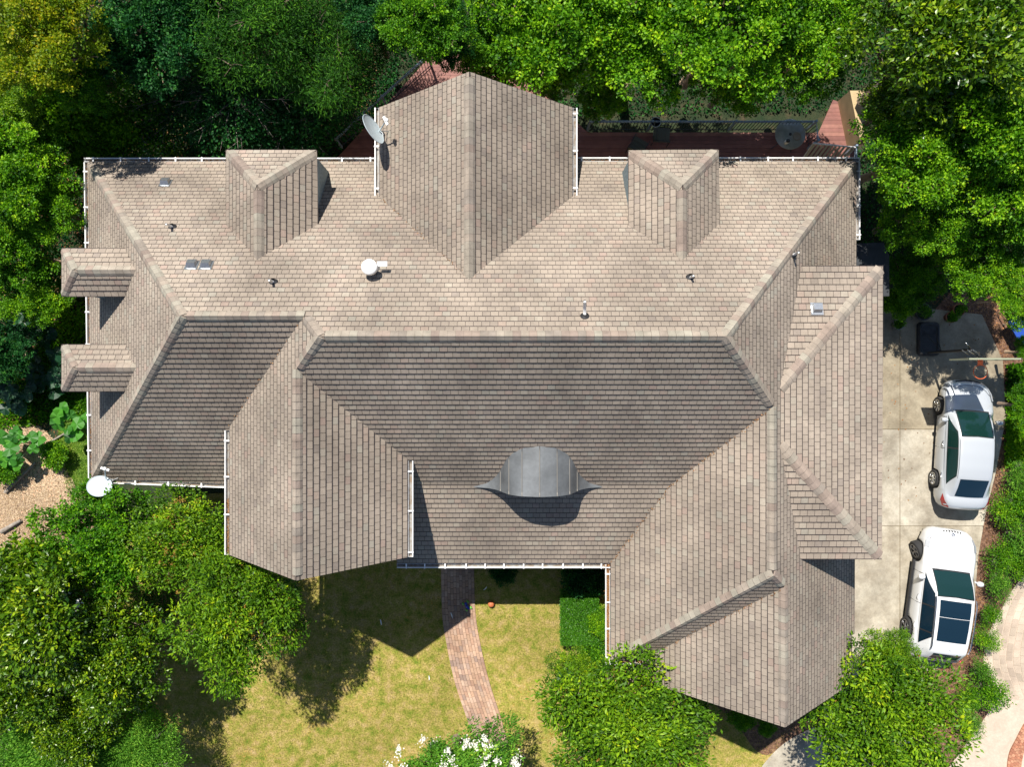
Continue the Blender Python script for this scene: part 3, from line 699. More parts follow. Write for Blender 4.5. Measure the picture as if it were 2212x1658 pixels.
def proto(key, **k):
    R = k['R']; bz = k.pop('base', -4.0); tr = k.pop('tr', .12); bare = k.pop('bare', 0); bk = k.pop('barkm', 'bark')
    me, lc, lr = crown_mesh('crown', **k, name='crown') if False else crown_mesh('crown', k['R'], k['H'], k['nl'], k['ln'], k['wd'], k['nleaf'], k['seed'], k['m'], **{a: b for a, b in k.items() if a not in ('R', 'H', 'nl', 'ln', 'wd', 'nleaf', 'seed', 'm')})
    fm = tree_frame(lc, lr, R, bz, k['seed'], tr, bare)
    tm = bpy.data.meshes.new('trunk'); tm.from_pydata(fm.v, [], fm.f); tm.polygons.foreach_set('use_smooth', [True]*len(fm.f)); tm.materials.append(M[bk])
    PROTO[key] = (me, tm, R)
def plant(key, pxl, pyl, z, R, label, cat='tree', name='tree', group=None, rot=None, sq=(1, 1, 1), m=None, base=None, extra=None):
    me, tm, R0 = PROTO[key]; k = R/R0; p = W(pxl, pyl, z); rot = random.uniform(0, 6.28) if rot is None else rot
    # the thing's origin sits on the ground under the crown
    root = empty(name, (p.x, p.y, 0 if base is None else base), 0, label, cat, group)
    for nm, mesh_ in (('crown', me), ('trunk', tm)):
        o = bpy.data.objects.new(nm, mesh_); C.objects.link(o); o.parent = root
        o.location = (0, 0, p.z-root.location.z); o.rotation_euler = (0, 0, rot); o.scale = (k*sq[0], k*sq[1], k*sq[2])
        if nm == 'crown' and m:
            o.material_slots[0].link = 'OBJECT'; o.material_slots[0].material = M[m]
    return root
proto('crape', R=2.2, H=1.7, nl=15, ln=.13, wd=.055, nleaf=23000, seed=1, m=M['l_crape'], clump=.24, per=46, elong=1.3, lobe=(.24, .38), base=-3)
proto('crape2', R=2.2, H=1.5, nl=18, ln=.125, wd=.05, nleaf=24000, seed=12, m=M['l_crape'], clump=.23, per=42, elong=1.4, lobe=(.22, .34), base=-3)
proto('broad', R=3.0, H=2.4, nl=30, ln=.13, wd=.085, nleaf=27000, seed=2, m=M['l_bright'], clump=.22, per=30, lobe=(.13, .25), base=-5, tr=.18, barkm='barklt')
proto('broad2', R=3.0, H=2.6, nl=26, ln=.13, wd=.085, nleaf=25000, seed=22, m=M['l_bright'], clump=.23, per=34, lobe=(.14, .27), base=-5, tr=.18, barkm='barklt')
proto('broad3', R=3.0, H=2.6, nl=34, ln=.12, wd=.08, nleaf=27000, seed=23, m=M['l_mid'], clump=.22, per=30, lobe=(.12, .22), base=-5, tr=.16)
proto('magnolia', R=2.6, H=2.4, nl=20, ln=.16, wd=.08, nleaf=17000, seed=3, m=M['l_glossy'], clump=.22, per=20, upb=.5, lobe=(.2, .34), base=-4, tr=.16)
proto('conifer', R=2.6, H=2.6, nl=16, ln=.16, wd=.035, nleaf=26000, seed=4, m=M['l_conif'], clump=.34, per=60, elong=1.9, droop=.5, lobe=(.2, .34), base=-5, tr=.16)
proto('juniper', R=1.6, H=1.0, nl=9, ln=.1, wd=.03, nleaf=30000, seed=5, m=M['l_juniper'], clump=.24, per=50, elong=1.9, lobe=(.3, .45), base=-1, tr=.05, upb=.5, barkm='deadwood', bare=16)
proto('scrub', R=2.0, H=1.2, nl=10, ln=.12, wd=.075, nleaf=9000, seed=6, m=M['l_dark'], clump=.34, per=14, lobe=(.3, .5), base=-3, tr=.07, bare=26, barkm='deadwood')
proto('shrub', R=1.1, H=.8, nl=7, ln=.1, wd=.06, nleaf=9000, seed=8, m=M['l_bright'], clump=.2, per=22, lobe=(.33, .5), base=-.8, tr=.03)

TREES = []
def T(*a, **k): return plant(*a, **k)
wood = 'trees at the back of the house'
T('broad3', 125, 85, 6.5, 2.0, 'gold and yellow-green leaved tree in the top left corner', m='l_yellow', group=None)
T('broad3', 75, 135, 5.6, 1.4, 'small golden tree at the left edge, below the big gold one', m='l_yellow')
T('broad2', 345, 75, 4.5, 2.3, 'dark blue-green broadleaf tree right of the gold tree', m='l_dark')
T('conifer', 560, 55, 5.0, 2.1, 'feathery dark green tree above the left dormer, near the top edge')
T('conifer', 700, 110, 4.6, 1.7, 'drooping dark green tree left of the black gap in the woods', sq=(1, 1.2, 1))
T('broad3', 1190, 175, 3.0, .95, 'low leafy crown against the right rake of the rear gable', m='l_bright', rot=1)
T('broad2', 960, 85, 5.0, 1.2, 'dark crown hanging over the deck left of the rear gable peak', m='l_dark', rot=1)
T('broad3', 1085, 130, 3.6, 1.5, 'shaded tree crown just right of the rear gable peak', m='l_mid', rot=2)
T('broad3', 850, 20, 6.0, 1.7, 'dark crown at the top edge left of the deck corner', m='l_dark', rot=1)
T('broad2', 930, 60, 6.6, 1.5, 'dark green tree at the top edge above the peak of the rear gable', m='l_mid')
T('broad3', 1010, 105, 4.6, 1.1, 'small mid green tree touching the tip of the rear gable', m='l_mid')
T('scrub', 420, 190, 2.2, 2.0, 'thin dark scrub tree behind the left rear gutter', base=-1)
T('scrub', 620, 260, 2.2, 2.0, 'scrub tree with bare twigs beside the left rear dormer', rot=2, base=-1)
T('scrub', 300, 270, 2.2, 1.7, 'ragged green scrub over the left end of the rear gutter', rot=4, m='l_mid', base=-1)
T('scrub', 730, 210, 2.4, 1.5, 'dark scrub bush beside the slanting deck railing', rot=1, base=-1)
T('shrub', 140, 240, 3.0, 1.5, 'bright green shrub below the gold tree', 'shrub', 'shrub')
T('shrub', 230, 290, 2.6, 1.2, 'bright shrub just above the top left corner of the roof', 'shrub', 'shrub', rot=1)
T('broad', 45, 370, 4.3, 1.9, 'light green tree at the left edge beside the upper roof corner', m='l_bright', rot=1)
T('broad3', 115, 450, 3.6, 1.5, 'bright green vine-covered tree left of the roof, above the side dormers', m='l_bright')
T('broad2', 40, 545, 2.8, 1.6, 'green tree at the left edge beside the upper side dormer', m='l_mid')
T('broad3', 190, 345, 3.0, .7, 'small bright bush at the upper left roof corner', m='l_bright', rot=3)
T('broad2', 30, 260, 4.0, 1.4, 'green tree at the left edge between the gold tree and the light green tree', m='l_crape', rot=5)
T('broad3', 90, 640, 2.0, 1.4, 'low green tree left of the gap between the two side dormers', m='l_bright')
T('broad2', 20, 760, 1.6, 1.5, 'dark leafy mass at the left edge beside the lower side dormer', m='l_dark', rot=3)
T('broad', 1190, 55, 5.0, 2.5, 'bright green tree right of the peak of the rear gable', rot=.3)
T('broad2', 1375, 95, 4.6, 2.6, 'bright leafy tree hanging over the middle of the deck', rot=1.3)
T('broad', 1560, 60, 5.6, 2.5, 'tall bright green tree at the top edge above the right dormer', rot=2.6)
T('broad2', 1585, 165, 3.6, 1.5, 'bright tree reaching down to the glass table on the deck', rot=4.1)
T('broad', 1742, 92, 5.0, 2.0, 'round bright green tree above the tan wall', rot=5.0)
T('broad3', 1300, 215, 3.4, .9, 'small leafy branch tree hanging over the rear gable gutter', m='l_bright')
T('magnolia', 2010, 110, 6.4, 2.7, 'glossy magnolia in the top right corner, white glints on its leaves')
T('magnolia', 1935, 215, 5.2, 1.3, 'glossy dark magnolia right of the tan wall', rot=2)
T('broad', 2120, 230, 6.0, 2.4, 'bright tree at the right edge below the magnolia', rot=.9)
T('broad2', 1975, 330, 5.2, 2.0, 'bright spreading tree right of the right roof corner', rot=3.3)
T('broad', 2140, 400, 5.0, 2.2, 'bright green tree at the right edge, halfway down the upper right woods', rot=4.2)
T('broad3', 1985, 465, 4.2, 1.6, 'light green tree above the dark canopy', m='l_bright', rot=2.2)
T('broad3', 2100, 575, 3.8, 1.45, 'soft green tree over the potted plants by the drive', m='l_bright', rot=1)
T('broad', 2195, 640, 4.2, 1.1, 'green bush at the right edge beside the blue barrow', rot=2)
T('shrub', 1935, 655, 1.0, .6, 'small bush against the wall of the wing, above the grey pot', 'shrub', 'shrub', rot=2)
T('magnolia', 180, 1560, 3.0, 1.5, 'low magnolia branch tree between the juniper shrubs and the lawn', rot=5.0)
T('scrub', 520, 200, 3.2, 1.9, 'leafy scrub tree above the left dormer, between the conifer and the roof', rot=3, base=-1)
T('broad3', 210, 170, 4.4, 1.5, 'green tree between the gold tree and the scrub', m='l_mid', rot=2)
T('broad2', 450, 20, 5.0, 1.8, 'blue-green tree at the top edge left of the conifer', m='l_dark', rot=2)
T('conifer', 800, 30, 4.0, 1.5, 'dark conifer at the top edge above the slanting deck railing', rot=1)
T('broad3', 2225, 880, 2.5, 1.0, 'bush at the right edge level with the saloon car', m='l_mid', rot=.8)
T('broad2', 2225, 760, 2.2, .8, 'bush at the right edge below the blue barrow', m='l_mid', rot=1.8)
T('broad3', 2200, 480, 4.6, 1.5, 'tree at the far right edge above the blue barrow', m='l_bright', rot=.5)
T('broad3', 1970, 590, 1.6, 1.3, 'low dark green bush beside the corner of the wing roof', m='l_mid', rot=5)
# front garden
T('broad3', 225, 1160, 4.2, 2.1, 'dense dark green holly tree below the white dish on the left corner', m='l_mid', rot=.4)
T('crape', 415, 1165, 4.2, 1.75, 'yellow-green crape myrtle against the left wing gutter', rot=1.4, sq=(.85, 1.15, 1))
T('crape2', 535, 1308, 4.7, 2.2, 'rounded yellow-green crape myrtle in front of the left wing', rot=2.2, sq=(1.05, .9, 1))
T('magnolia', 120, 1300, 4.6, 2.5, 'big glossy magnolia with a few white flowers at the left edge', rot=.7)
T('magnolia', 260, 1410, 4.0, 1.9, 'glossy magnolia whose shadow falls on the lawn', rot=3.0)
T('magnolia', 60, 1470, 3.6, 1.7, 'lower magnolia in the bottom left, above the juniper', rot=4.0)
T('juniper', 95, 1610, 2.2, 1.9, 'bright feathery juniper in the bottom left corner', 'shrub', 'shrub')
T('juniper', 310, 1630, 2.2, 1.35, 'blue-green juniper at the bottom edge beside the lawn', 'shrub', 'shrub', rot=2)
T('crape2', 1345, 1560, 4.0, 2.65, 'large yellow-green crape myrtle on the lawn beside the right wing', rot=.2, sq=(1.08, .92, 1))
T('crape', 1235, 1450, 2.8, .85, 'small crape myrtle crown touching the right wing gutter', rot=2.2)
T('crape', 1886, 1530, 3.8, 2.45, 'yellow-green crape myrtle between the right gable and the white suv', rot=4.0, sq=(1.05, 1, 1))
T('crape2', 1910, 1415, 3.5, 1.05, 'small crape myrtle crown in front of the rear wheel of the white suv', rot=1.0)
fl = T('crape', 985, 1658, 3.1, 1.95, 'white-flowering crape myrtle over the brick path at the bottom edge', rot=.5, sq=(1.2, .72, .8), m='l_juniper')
def add(parent, name, me, loc=(0, 0, 0), mats=()):
    o = bpy.data.objects.new(name, me); C.objects.link(o); o.parent = parent; o.location = loc
    for q in mats: me.materials.append(q)
    return o
def blossom(center, n, seed, sx, sy, pz, r=.13, per=110, m=M['flower'], s=.045):
    g = np.random.default_rng(seed); c = np.stack([g.uniform(-sx, sx, n), g.uniform(-sy, sy, n), np.zeros(n)], 1); q = (c[:, 0]/sx)**2+(c[:, 1]/sy)**2; c = c[(q < 1) | (n == 1)]; q = q[(q < 1) | (n == 1)]
    c[:, 2] = pz*(1-q*.7)+g.uniform(-.1, .15, len(c)); ci = np.repeat(np.arange(len(c)), per); k = len(ci)
    ax = unit(g.normal(size=(len(c), 3))*.6+np.array([0, 0, .6])); t = g.random(k)
    P = c[ci]+ax[ci]*(t*.32)[:, None]+g.normal(size=(k, 3))*(r*(1.1-t)*.5)[:, None]
    return leaf_mesh('blossom', P, g.normal(size=(k, 3)), g.normal(size=(k, 3)), np.full(k, s), np.full(k, s*.9), np.full(k, .5), m)
add(fl, 'blossom', blossom(None, 95, 3, 2.6, 1.35, 1.0, r=.15, per=85, s=.055), (0, 0, 3.35))
for (x, y, z_) in ((195, 1380, 5.9), (245, 1413, 5.6)): pass
mg = [o for o in C.objects if o.get('label', '').startswith('big glossy magnolia')][0]
for fx, fy, fz in ((.9, .55, 5.6), (1.25, .25, 5.55), (.4, -1.2, 5.2)): add(mg, 'flower', blossom(None, 1, 8, .05, .05, 0, r=.07, per=24, s=.11), (fx, fy, fz))
for lab, k, sx, sy, z_ in (('large yellow-green crape myrtle on', 1.0, 2.4, 2.0, 3.9), ('yellow-green crape myrtle between', 1.0, 1.9, 1.8, 3.6), ('rounded yellow-green', 1, 1.7, 1.5, 4.5), ('yellow-green crape myrtle against', 1, 1.2, 1.5, 4.1)):
    o = [q for q in C.objects if q.get('label', '').startswith(lab)][0]
    add(o, 'seed_heads', blossom(None, 110, 5, sx, sy, 1.25, r=.1, per=16, m=M['l_bud'], s=.05), (0, 0, z_))
# ------------------------------------------------------------------ cars
M['paint_w'] = mat('white_car_paint', (.7, .71, .72), .3, coat=1)
M['paint_s'] = mat('silver_white_car_paint', (.5, .53, .56), .3, coat=1, metal=.15)
M['carglass'] = mat('tinted_green_glass', (.006, .028, .024), .06, spec=.9)
M['carglass2'] = mat('dark_blue_glass', (.006, .02, .035), .07, spec=.8)
M['black'] = mat('black_plastic', (.02, .02, .022), .5)
M['tyre'] = mat('tyre_rubber', (.025, .025, .026), .85)
M['chrome'] = mat('chrome', (.7, .71, .72), .18, metal=1)
M['rimd'] = mat('dark_alloy', (.25, .25, .26), .3, metal=.8)
M['lamp'] = mat('lamp_lens', (.45, .47, .5), .08, spec=.8)
M['tail'] = mat('red_lamp_lens', (.4, .01, .015), .15, spec=.7)
def car(name, loc, heading, label, L, Wd, tab, gh, wheels, paint, wr, turned=0, suv=False):
    root = empty(name, loc, -heading, label, 'car')
    ys = sorted(set([round(t[0], 3) for t in tab]+[round(w+d, 3) for w in wheels for d in np.linspace(-wr-.06, wr+.06, 15)]+list(np.round(np.linspace(-L/2+.12, L/2-.12, 26), 3))))
    T_ = np.array(sorted(tab)); ipt = lambda y, c: float(np.interp(y, T_[:, 0], T_[:, c]))
    zs0 = .24 if suv else .19; rad = wr+.05
    def ring(y):
        w, zt, zl = ipt(y, 1), ipt(y, 2), ipt(y, 3); zs = max(zs0, zl)
        for yw in wheels:
            d2 = rad*rad-(y-yw)**2
            if d2 > 0: zs = max(zs, wr+math.sqrt(d2)-.02)
        zb = zt-.09; zs = min(zs, zb-.06)
        pr = [(w*.9, 0), (w*.965, .12), (w*.995, .35), (w, .6), (w*.985, .85), (w*.93, 1.0)]
        p = [(a, zs+(zb-zs)*t) for a, t in pr]+[(w*.84, zt-.03), (w*.6, zt+.005), (w*.3, zt+.025), (0, zt+.03)]
        return p+[(-a, b) for a, b in reversed(p[:-1])]
    m = MB(); R_ = [ring(y) for y in ys]; n = len(R_[0])
    Vv = [Vector((a, y, b)) for y, r in zip(ys, R_) for a, b in r]
    m.idx(Vv, [(i*n+j, i*n+j+1, (i+1)*n+j+1, (i+1)*n+j) for i in range(len(ys)-1) for j in range(n-1)], 0, sm=True)
    m.face([Vv[j] for j in range(n)], 0, sm=True); e = (len(ys)-1)*n; m.face([Vv[e+n-1-j] for j in range(n)], 0, sm=True)
    body = m.build('body', [paint], root)
    m = MB(); m.box((0, 0, .42), (Wd*.8, L*.93, .34)); m.build('underbody', [M['black']], root)
    # greenhouse surface
    G_ = np.array(sorted(gh)); ig = lambda y, c: float(np.interp(y, G_[:, 0], G_[:, c])); y0, y1 = G_[0, 0], G_[-1, 0]
    def gp(y, s, off=0.0):
        sd = 1 if s >= 0 else -1; s_ = abs(s)       # s: 0 centre, .5 roof edge, 1 belt
        wb, wt, zr = ig(y, 1), ig(y, 2), ig(y, 3); zb = ipt(y, 2)-.07
        if s_ <= .5: t = s_/.5; x = wt*t; z = zr-.05*t**2.2
        else: t = (s_-.5)/.5; x = wt+(wb-wt)*(t**.92); z = (zr-.05)+(zb-(zr-.05))*t
        return Vector((sd*x, y, max(z, zb-.02)))
    def gn(y, s):
        a = gp(y+.02, s)-gp(y-.02, s); b = gp(y, s+.02)-gp(y, s-.02); v_ = b.cross(a)
        v_ = v_.normalized() if v_.length > 1e-9 else Z
        return v_ if v_.dot(gp(y, s)-Vector((0, y, .6))) > 0 else -v_
    yy = sorted(set(list(np.linspace(y0, y1, 40)))); ss = [-1, -.9, -.8, -.7, -.6, -.53, -.48, -.4, -.2, 0, .2, .4, .48, .53, .6, .7, .8, .9, 1]
    m = MB(); k = len(ss)
    m.idx([gp(y, s) for y in yy for s in ss], [(i*k+j, i*k+j+1, (i+1)*k+j+1, (i+1)*k+j) for i in range(len(yy)-1) for j in range(k-1)], 0, sm=True)
    m.build('cabin', [paint], root)
    def patch(nm, fy0, fy1, s0, s1, mt, off=.008, ny=14, ns=12, parent=root):
        m = MB(); P = []
        for i in range(ny+1):
            for j in range(ns+1):
                s = s0+(s1-s0)*j/ns; a = fy0(s) if callable(fy0) else fy0; b = fy1(s) if callable(fy1) else fy1
                y = a+(b-a)*i/ny; P.append(gp(y, s)+gn(y, s)*off)
        q = ns+1; m.idx(P, [(i*q+j, i*q+j+1, (i+1)*q+j+1, (i+1)*q+j) for i in range(ny) for j in range(ns)], 0, sm=True)
        return m.build(nm, [mt], parent)
    return root, body, gp, gn, patch, ipt, MB
def wheel(root, x, y, r, wdt, mt, turn=0, sp=5, sgn=-1):
    w = bpy.data.objects.new('wheel', None); C.objects.link(w); w.parent = root; w.location = (x, y, r); w.rotation_euler = (0, 0, turn)
    Mx = Matrix.Rotation(math.radians(90)*sgn, 3, 'Y')
    m = MB(); m.lathe([(r*.66, -wdt/2), (r*.93, -wdt/2), (r, -wdt*.36), (r, wdt*.36), (r*.93, wdt/2), (r*.68, wdt/2), (r*.66, wdt*.3)], n=28, M=Mx); m.build('tyre', [M['tyre']], w)
    m = MB(); m.lathe([(r*.68, wdt*.52), (r*.62, wdt*.5), (r*.6, wdt*.2), (.001, wdt*.18)], n=28, mi=1, M=Mx); m.lathe([(r*.69, wdt*.46), (r*.69, wdt*.53), (r*.62, wdt*.53)], n=28, mi=0, M=Mx)
    for k in range(sp):
        a = 2*math.pi*k/sp
        for da in (-.13, .13):
            p0 = Mx @ Vector((math.cos(a)*r*.1, math.sin(a)*r*.1, wdt*.42)); p1 = Mx @ Vector((math.cos(a+da)*r*.66, math.sin(a+da)*r*.66, wdt*.48)); m.tube([p0, p1], [r*.07, r*.055], 5, 0)
    m.lathe([(.001, wdt*.5), (r*.15, wdt*.48), (r*.17, wdt*.4)], n=12, M=Mx)
    m.build('rim', [mt, M['black']], w)
# --- silver white saloon
tab = [(2.31, .42, .50, .30), (2.27, .58, .60, .22), (2.15, .72, .70, .2), (1.9, .815, .79, .19), (1.5, .86, .87, .19), (1.2, .875, .93, .19), (.4, .88, .96, .19), (-1.0, .88, 1.0, .19), (-1.6, .868, 1.04, .19), (-1.95, .83, 1.06, .2), (-2.15, .76, 1.04, .22), (-2.26, .66, .96, .26), (-2.31, .5, .8, .36)]
gh = [(1.32, .78, .66, .93), (1.15, .81, .64, 1.03), (.85, .83, .63, 1.2), (.5, .84, .62, 1.37), (.2, .845, .615, 1.45), (-.3, .85, .61, 1.48), (-.8, .845, .6, 1.47), (-1.15, .835, .6, 1.42), (-1.5, .81, .59, 1.27), (-1.82, .77, .6, 1.10), (-1.95, .74, .6, 1.055)]
sc = W(2081, 961, .6)
r1, b1, gp, gn, patch, ipt, _ = car('saloon_car', (sc.x, sc.y, .035), math.radians(3.6), 'silver-white saloon car parked below the basketball hoop', 4.63, 1.76, tab, gh, (1.36, -1.3), M['paint_s'], .315)
patch('windscreen_trim', lambda s: 1.25-.1*abs(s)**2, lambda s: .33-.06*abs(s), -.462, .462, M['black'], off=.004)
patch('windscreen', lambda s: 1.2-.1*abs(s)**2, lambda s: .36-.06*abs(s), -.44, .44, M['carglass'])
patch('rear_window', lambda s: -1.83+.1*abs(s)**2, lambda s: -1.2+.02, -.42, .42, M['carglass2'])
def sidewin(patch, y0, y1, rootp, s0=.55, s1=.9, mt=M['carglass'], splits=()):
    ed = [y0]+list(splits)+[y1]
    for sgn in (1, -1):
        patch('window_trim', (lambda s: y0+.04-(.58*(s1+.02-abs(s))/.4)), (lambda s: y1-.04+(.34*(s1+.02-abs(s))/.4)), (s0-.012)*sgn, (s1+.025)*sgn, M['black'], off=.004, parent=rootp)
        for i in range(len(ed)-1):
            a = ed[i]-(.025 if i else 0); b = ed[i+1]+(.025 if i < len(ed)-2 else 0)
            f0 = (lambda s, a=a, i=i: a-(.55*(.9-abs(s))/.35 if i == 0 else 0)); f1 = (lambda s, b=b, i=i: b+(.32*(.9-abs(s))/.35 if i == len(ed)-2 else 0))
            patch('side_window', f0, f1, s0*sgn, s1*sgn, mt, parent=rootp)
sidewin(patch, 1.0, -1.38, r1, splits=(-.12,))
def seam(pts, rt, nm='trim', mt=M['black'], r=.006):
    m = MB(); m.tube(pts, r, 4); m.build(nm, [mt], rt)
def bodyx(ipt, y, t=.985): return ipt(y, 1)*t
for sgn in (1, -1):
    for y in (1.0, -.12, -1.25):
        seam([Vector((sgn*(bodyx(ipt, y, .985)+.002), y, z_)) for z_ in (.3,)]+[Vector((sgn*(bodyx(ipt, y)+.006), y-.02, .55)), Vector((sgn*(bodyx(ipt, y, .99)+.0), y-.03, .82)), Vector((sgn*(bodyx(ipt, y, .93)+.004), y-.03, ipt(y, 2)-.085))], r1, 'door_gap', r=.008)
    for y in (.02, -1.12):
        m = MB(); m.tube([(sgn*(bodyx(ipt, y)+.015), y+.09, .83), (sgn*(bodyx(ipt, y)+.035), y, .835), (sgn*(bodyx(ipt, y)+.015), y-.09, .83)], .016, 6); m.build('door_handle', [M['chrome']], r1)
    m = MB(); m.lathe([(.001, -.05), (.06, -.045), (.085, 0), (.07, .05), (.001, .065)], (sgn*.98, .86, 1.0), 12, M=Matrix.Rotation(math.radians(90), 3, 'Y') @ Matrix.Diagonal((.8, 1.0, 2.0)))
    m.tube([(sgn*.86, .9, .93), (sgn*.95, .87, .97)], .025, 6); m.build('wing_mirror', [M['paint_s']], r1)
    # head and tail lamps
    m = MB(); P = []
    for i, (y, a) in enumerate(((2.2, .55), (2.08, .72), (1.85, .82), (1.6, .862))):
        P += [Vector((sgn*(a+.0), y+.01, ipt(y, 2)-.10)), Vector((sgn*(a-.1), y+.01, ipt(y, 2)-.02))]
    m.idx(P, [(0, 1, 3, 2), (2, 3, 5, 4), (4, 5, 7, 6)]); m.build('headlamp', [M['lamp']], r1)
    m = MB(); m.idx([Vector((sgn*.845, -1.75, .93)), Vector((sgn*.835, -2.0, .78)), Vector((sgn*.79, -2.0, 1.0)), Vector((sgn*.6, -2.27, .82)), Vector((sgn*.62, -2.24, .97)), Vector((sgn*.74, -2.2, .74))], [(0, 1, 2), (1, 5, 3, 4, 2)]); m.build('tail_lamp', [M['tail']], r1)
    seam([Vector((sgn*.60, y, z_+.004)) for y, z_ in ((.3, 1.395), (-.3, 1.425), (-.8, 1.415), (-1.15, 1.365))], r1, 'roof_gutter')
for x, y, tn in ((-.79, 1.36, .05), (.79, 1.36, .05), (-.79, -1.3, 0), (.79, -1.3, 0)): wheel(r1, x, y, .315, .21, M['chrome'], tn, 7, -1 if x < 0 else 1)
m = MB(); m.tube([(-.45, 2.24, .6), (0, 2.32, .6), (.45, 2.24, .6)], .03, 6); m.build('grille', [M['black']], r1)
seam([Vector((x, 2.12-.35*abs(x/.7)**3+.02, ipt(2.1-.3*abs(x/.7)**3, 2)+.025-.04*abs(x))) for x in np.linspace(-.7, .7, 9)], r1, 'bonnet_gap', r=.006)
m = MB(); m.tube([(-.5, 1.22, .985), (-.05, 1.14, 1.02)], .01, 4); m.tube([(.1, 1.24, .99), (.55, 1.12, 1.0)], .01, 4); m.build('wiper', [M['black']], r1)
# --- white suv
tab = [(2.36, .5, .62, .36), (2.31, .66, .78, .28), (2.18, .8, .88, .25), (1.9, .9, .96, .24), (1.5, .935, 1.02, .24), (.95, .945, 1.07, .24), (0, .95, 1.1, .24), (-1.2, .95, 1.13, .24), (-1.8, .93, 1.14, .24), (-2.1, .87, 1.1, .26), (-2.28, .8, 1.0, .3), (-2.36, .7, .78, .36)]
gh = [(1.02, .82, .72, 1.06), (.85, .86, .7, 1.18), (.5, .89, .69, 1.43), (.15, .9, .68, 1.6), (-.3, .905, .675, 1.66), (-.9, .9, .66, 1.67), (-1.5, .885, .64, 1.64), (-1.82, .865, .62, 1.6), (-1.98, .84, .6, 1.45), (-2.15, .8, .6, 1.25), (-2.22, .77, .6, 1.1)]
sc = W(2033, 1285, .7)
r2, b2, gp, gn, patch, ipt, _ = car('suv', (sc.x, sc.y, .035), math.radians(7.6), 'white suv with a dark glass sunroof and front wheels turned, parked at the lower right', 4.72, 1.9, tab, gh, (1.42, -1.38), M['paint_w'], .36, suv=True)
patch('windscreen_trim', lambda s: .985-.12*abs(s)**2, lambda s: .13-.08*abs(s), -.475, .475, M['black'], off=.004)
patch('windscreen', lambda s: .93-.12*abs(s)**2, lambda s: .16-.08*abs(s), -.455, .455, M['carglass'])
patch('rear_window', lambda s: -2.14+.04*abs(s), lambda s: -1.88, -.4, .4, M['carglass2'])
patch('sunroof', .0, -.57, -.4, .4, M['carglass2'], off=.014); patch('sunroof', -.59, -1.42, -.4, .4, M['carglass2'], off=.014)
sidewin(patch, .74, -1.66, r2, s0=.54, s1=.93, mt=M['carglass2'], splits=(-.3, -1.2))
for sgn in (1, -1):
    for y in (.75, -.3, -1.3):
        seam([Vector((sgn*(bodyx(ipt, y, .985)+.004), y, .36)), Vector((sgn*(bodyx(ipt, y)+.01), y-.02, .62)), Vector((sgn*(bodyx(ipt, y, .99)+.0), y-.03, .9)), Vector((sgn*(bodyx(ipt, y, .93)+.004), y-.03, ipt(y, 2)-.085))], r2, 'door_gap', r=.008)
    for y in (-.12, -1.12):
        m = MB(); m.tube([(sgn*(bodyx(ipt, y)+.012), y+.1, .93), (sgn*(bodyx(ipt, y)+.035), y, .935), (sgn*(bodyx(ipt, y)+.012), y-.1, .93)], .018, 6); m.build('door_handle', [M['paint_w']], r2)
    m = MB(); m.lathe([(.001, -.05), (.07, -.045), (.1, 0), (.08, .05), (.001, .065)], (sgn*1.04, .62, 1.12), 12, M=Matrix.Rotation(math.radians(90), 3, 'Y') @ Matrix.Diagonal((1, 1.0, 2.0)))
    m.tube([(sgn*.9, .66, 1.03), (sgn*1.0, .63, 1.08)], .03, 6); m.build('wing_mirror', [M['paint_w']], r2)
    m = MB(); m.tube([(sgn*.70, .1, 1.6), (sgn*.705, -.1, 1.67), (sgn*.69, -.9, 1.69), (sgn*.665, -1.6, 1.67), (sgn*.66, -1.75, 1.6)], .02, 6); m.build('roof_rail', [M['chrome']], r2)
    m = MB(); P = []
    for y, a in ((2.22, .6), (2.08, .8), (1.86, .9), (1.66, .925)): P += [Vector((sgn*(a+.005), y+.01, ipt(y, 2)-.12)), Vector((sgn*(a-.11), y+.012, ipt(y, 2)-.015))]
    m.idx(P, [(0, 1, 3, 2), (2, 3, 5, 4), (4, 5, 7, 6)]); m.build('headlamp', [M['lamp']], r2)
    m = MB(); m.tube([(sgn*.74, -2.22, .84), (sgn*.76, -2.18, .95), (sgn*.73, -2.17, 1.1)], .035, 6); m.build('tail_lamp', [M['tail']], r2)
    m = MB(); m.box((sgn*.93, .02, .3), (.1, 2.1, .1)); m.build('sill', [M['black']], r2)
for x, y, tn in ((-.87, 1.42, .42), (.84, 1.42, .42), (-.86, -1.38, 0), (.86, -1.38, 0)): wheel(r2, x, y, .36, .25, M['rimd'], tn, 5, -1 if x < 0 else 1)
m = MB()
for k in range(7): m.box((-.3+k*.1, 2.31-.25*abs(-.3+k*.1)**2, .74), (.03, .05, .22))
m.build('grille', [M['black']], r2)
m = MB(); m.lathe([(.03, 0), (.045, .006), (.06, 0)], (0, 2.2, .915), 14); m.build('badge', [M['chrome']], r2)
m = MB(); m.tube([(-.6, -2.2, 1.12), (0, -2.24, 1.12), (.6, -2.2, 1.12)], .012, 4); m.tube([(-.75, -2.36, .5), (0, -2.4, .5), (.75, -2.36, .5)], .05, 6); m.build('rear_bumper', [M['black']], r2)
m = MB(); m.lathe([(.035, 0), (.03, .05), (.001, .06)], (0, -1.68, 1.61), 10); m.build('roof_aerial', [M['paint_w']], r2)
m = MB(); m.tube([(-.55, .95, 1.1), (-.05, .85, 1.17)], .012, 4); m.tube([(.1, .97, 1.1), (.6, .82, 1.13)], .012, 4); m.build('wiper', [M['black']], r2)
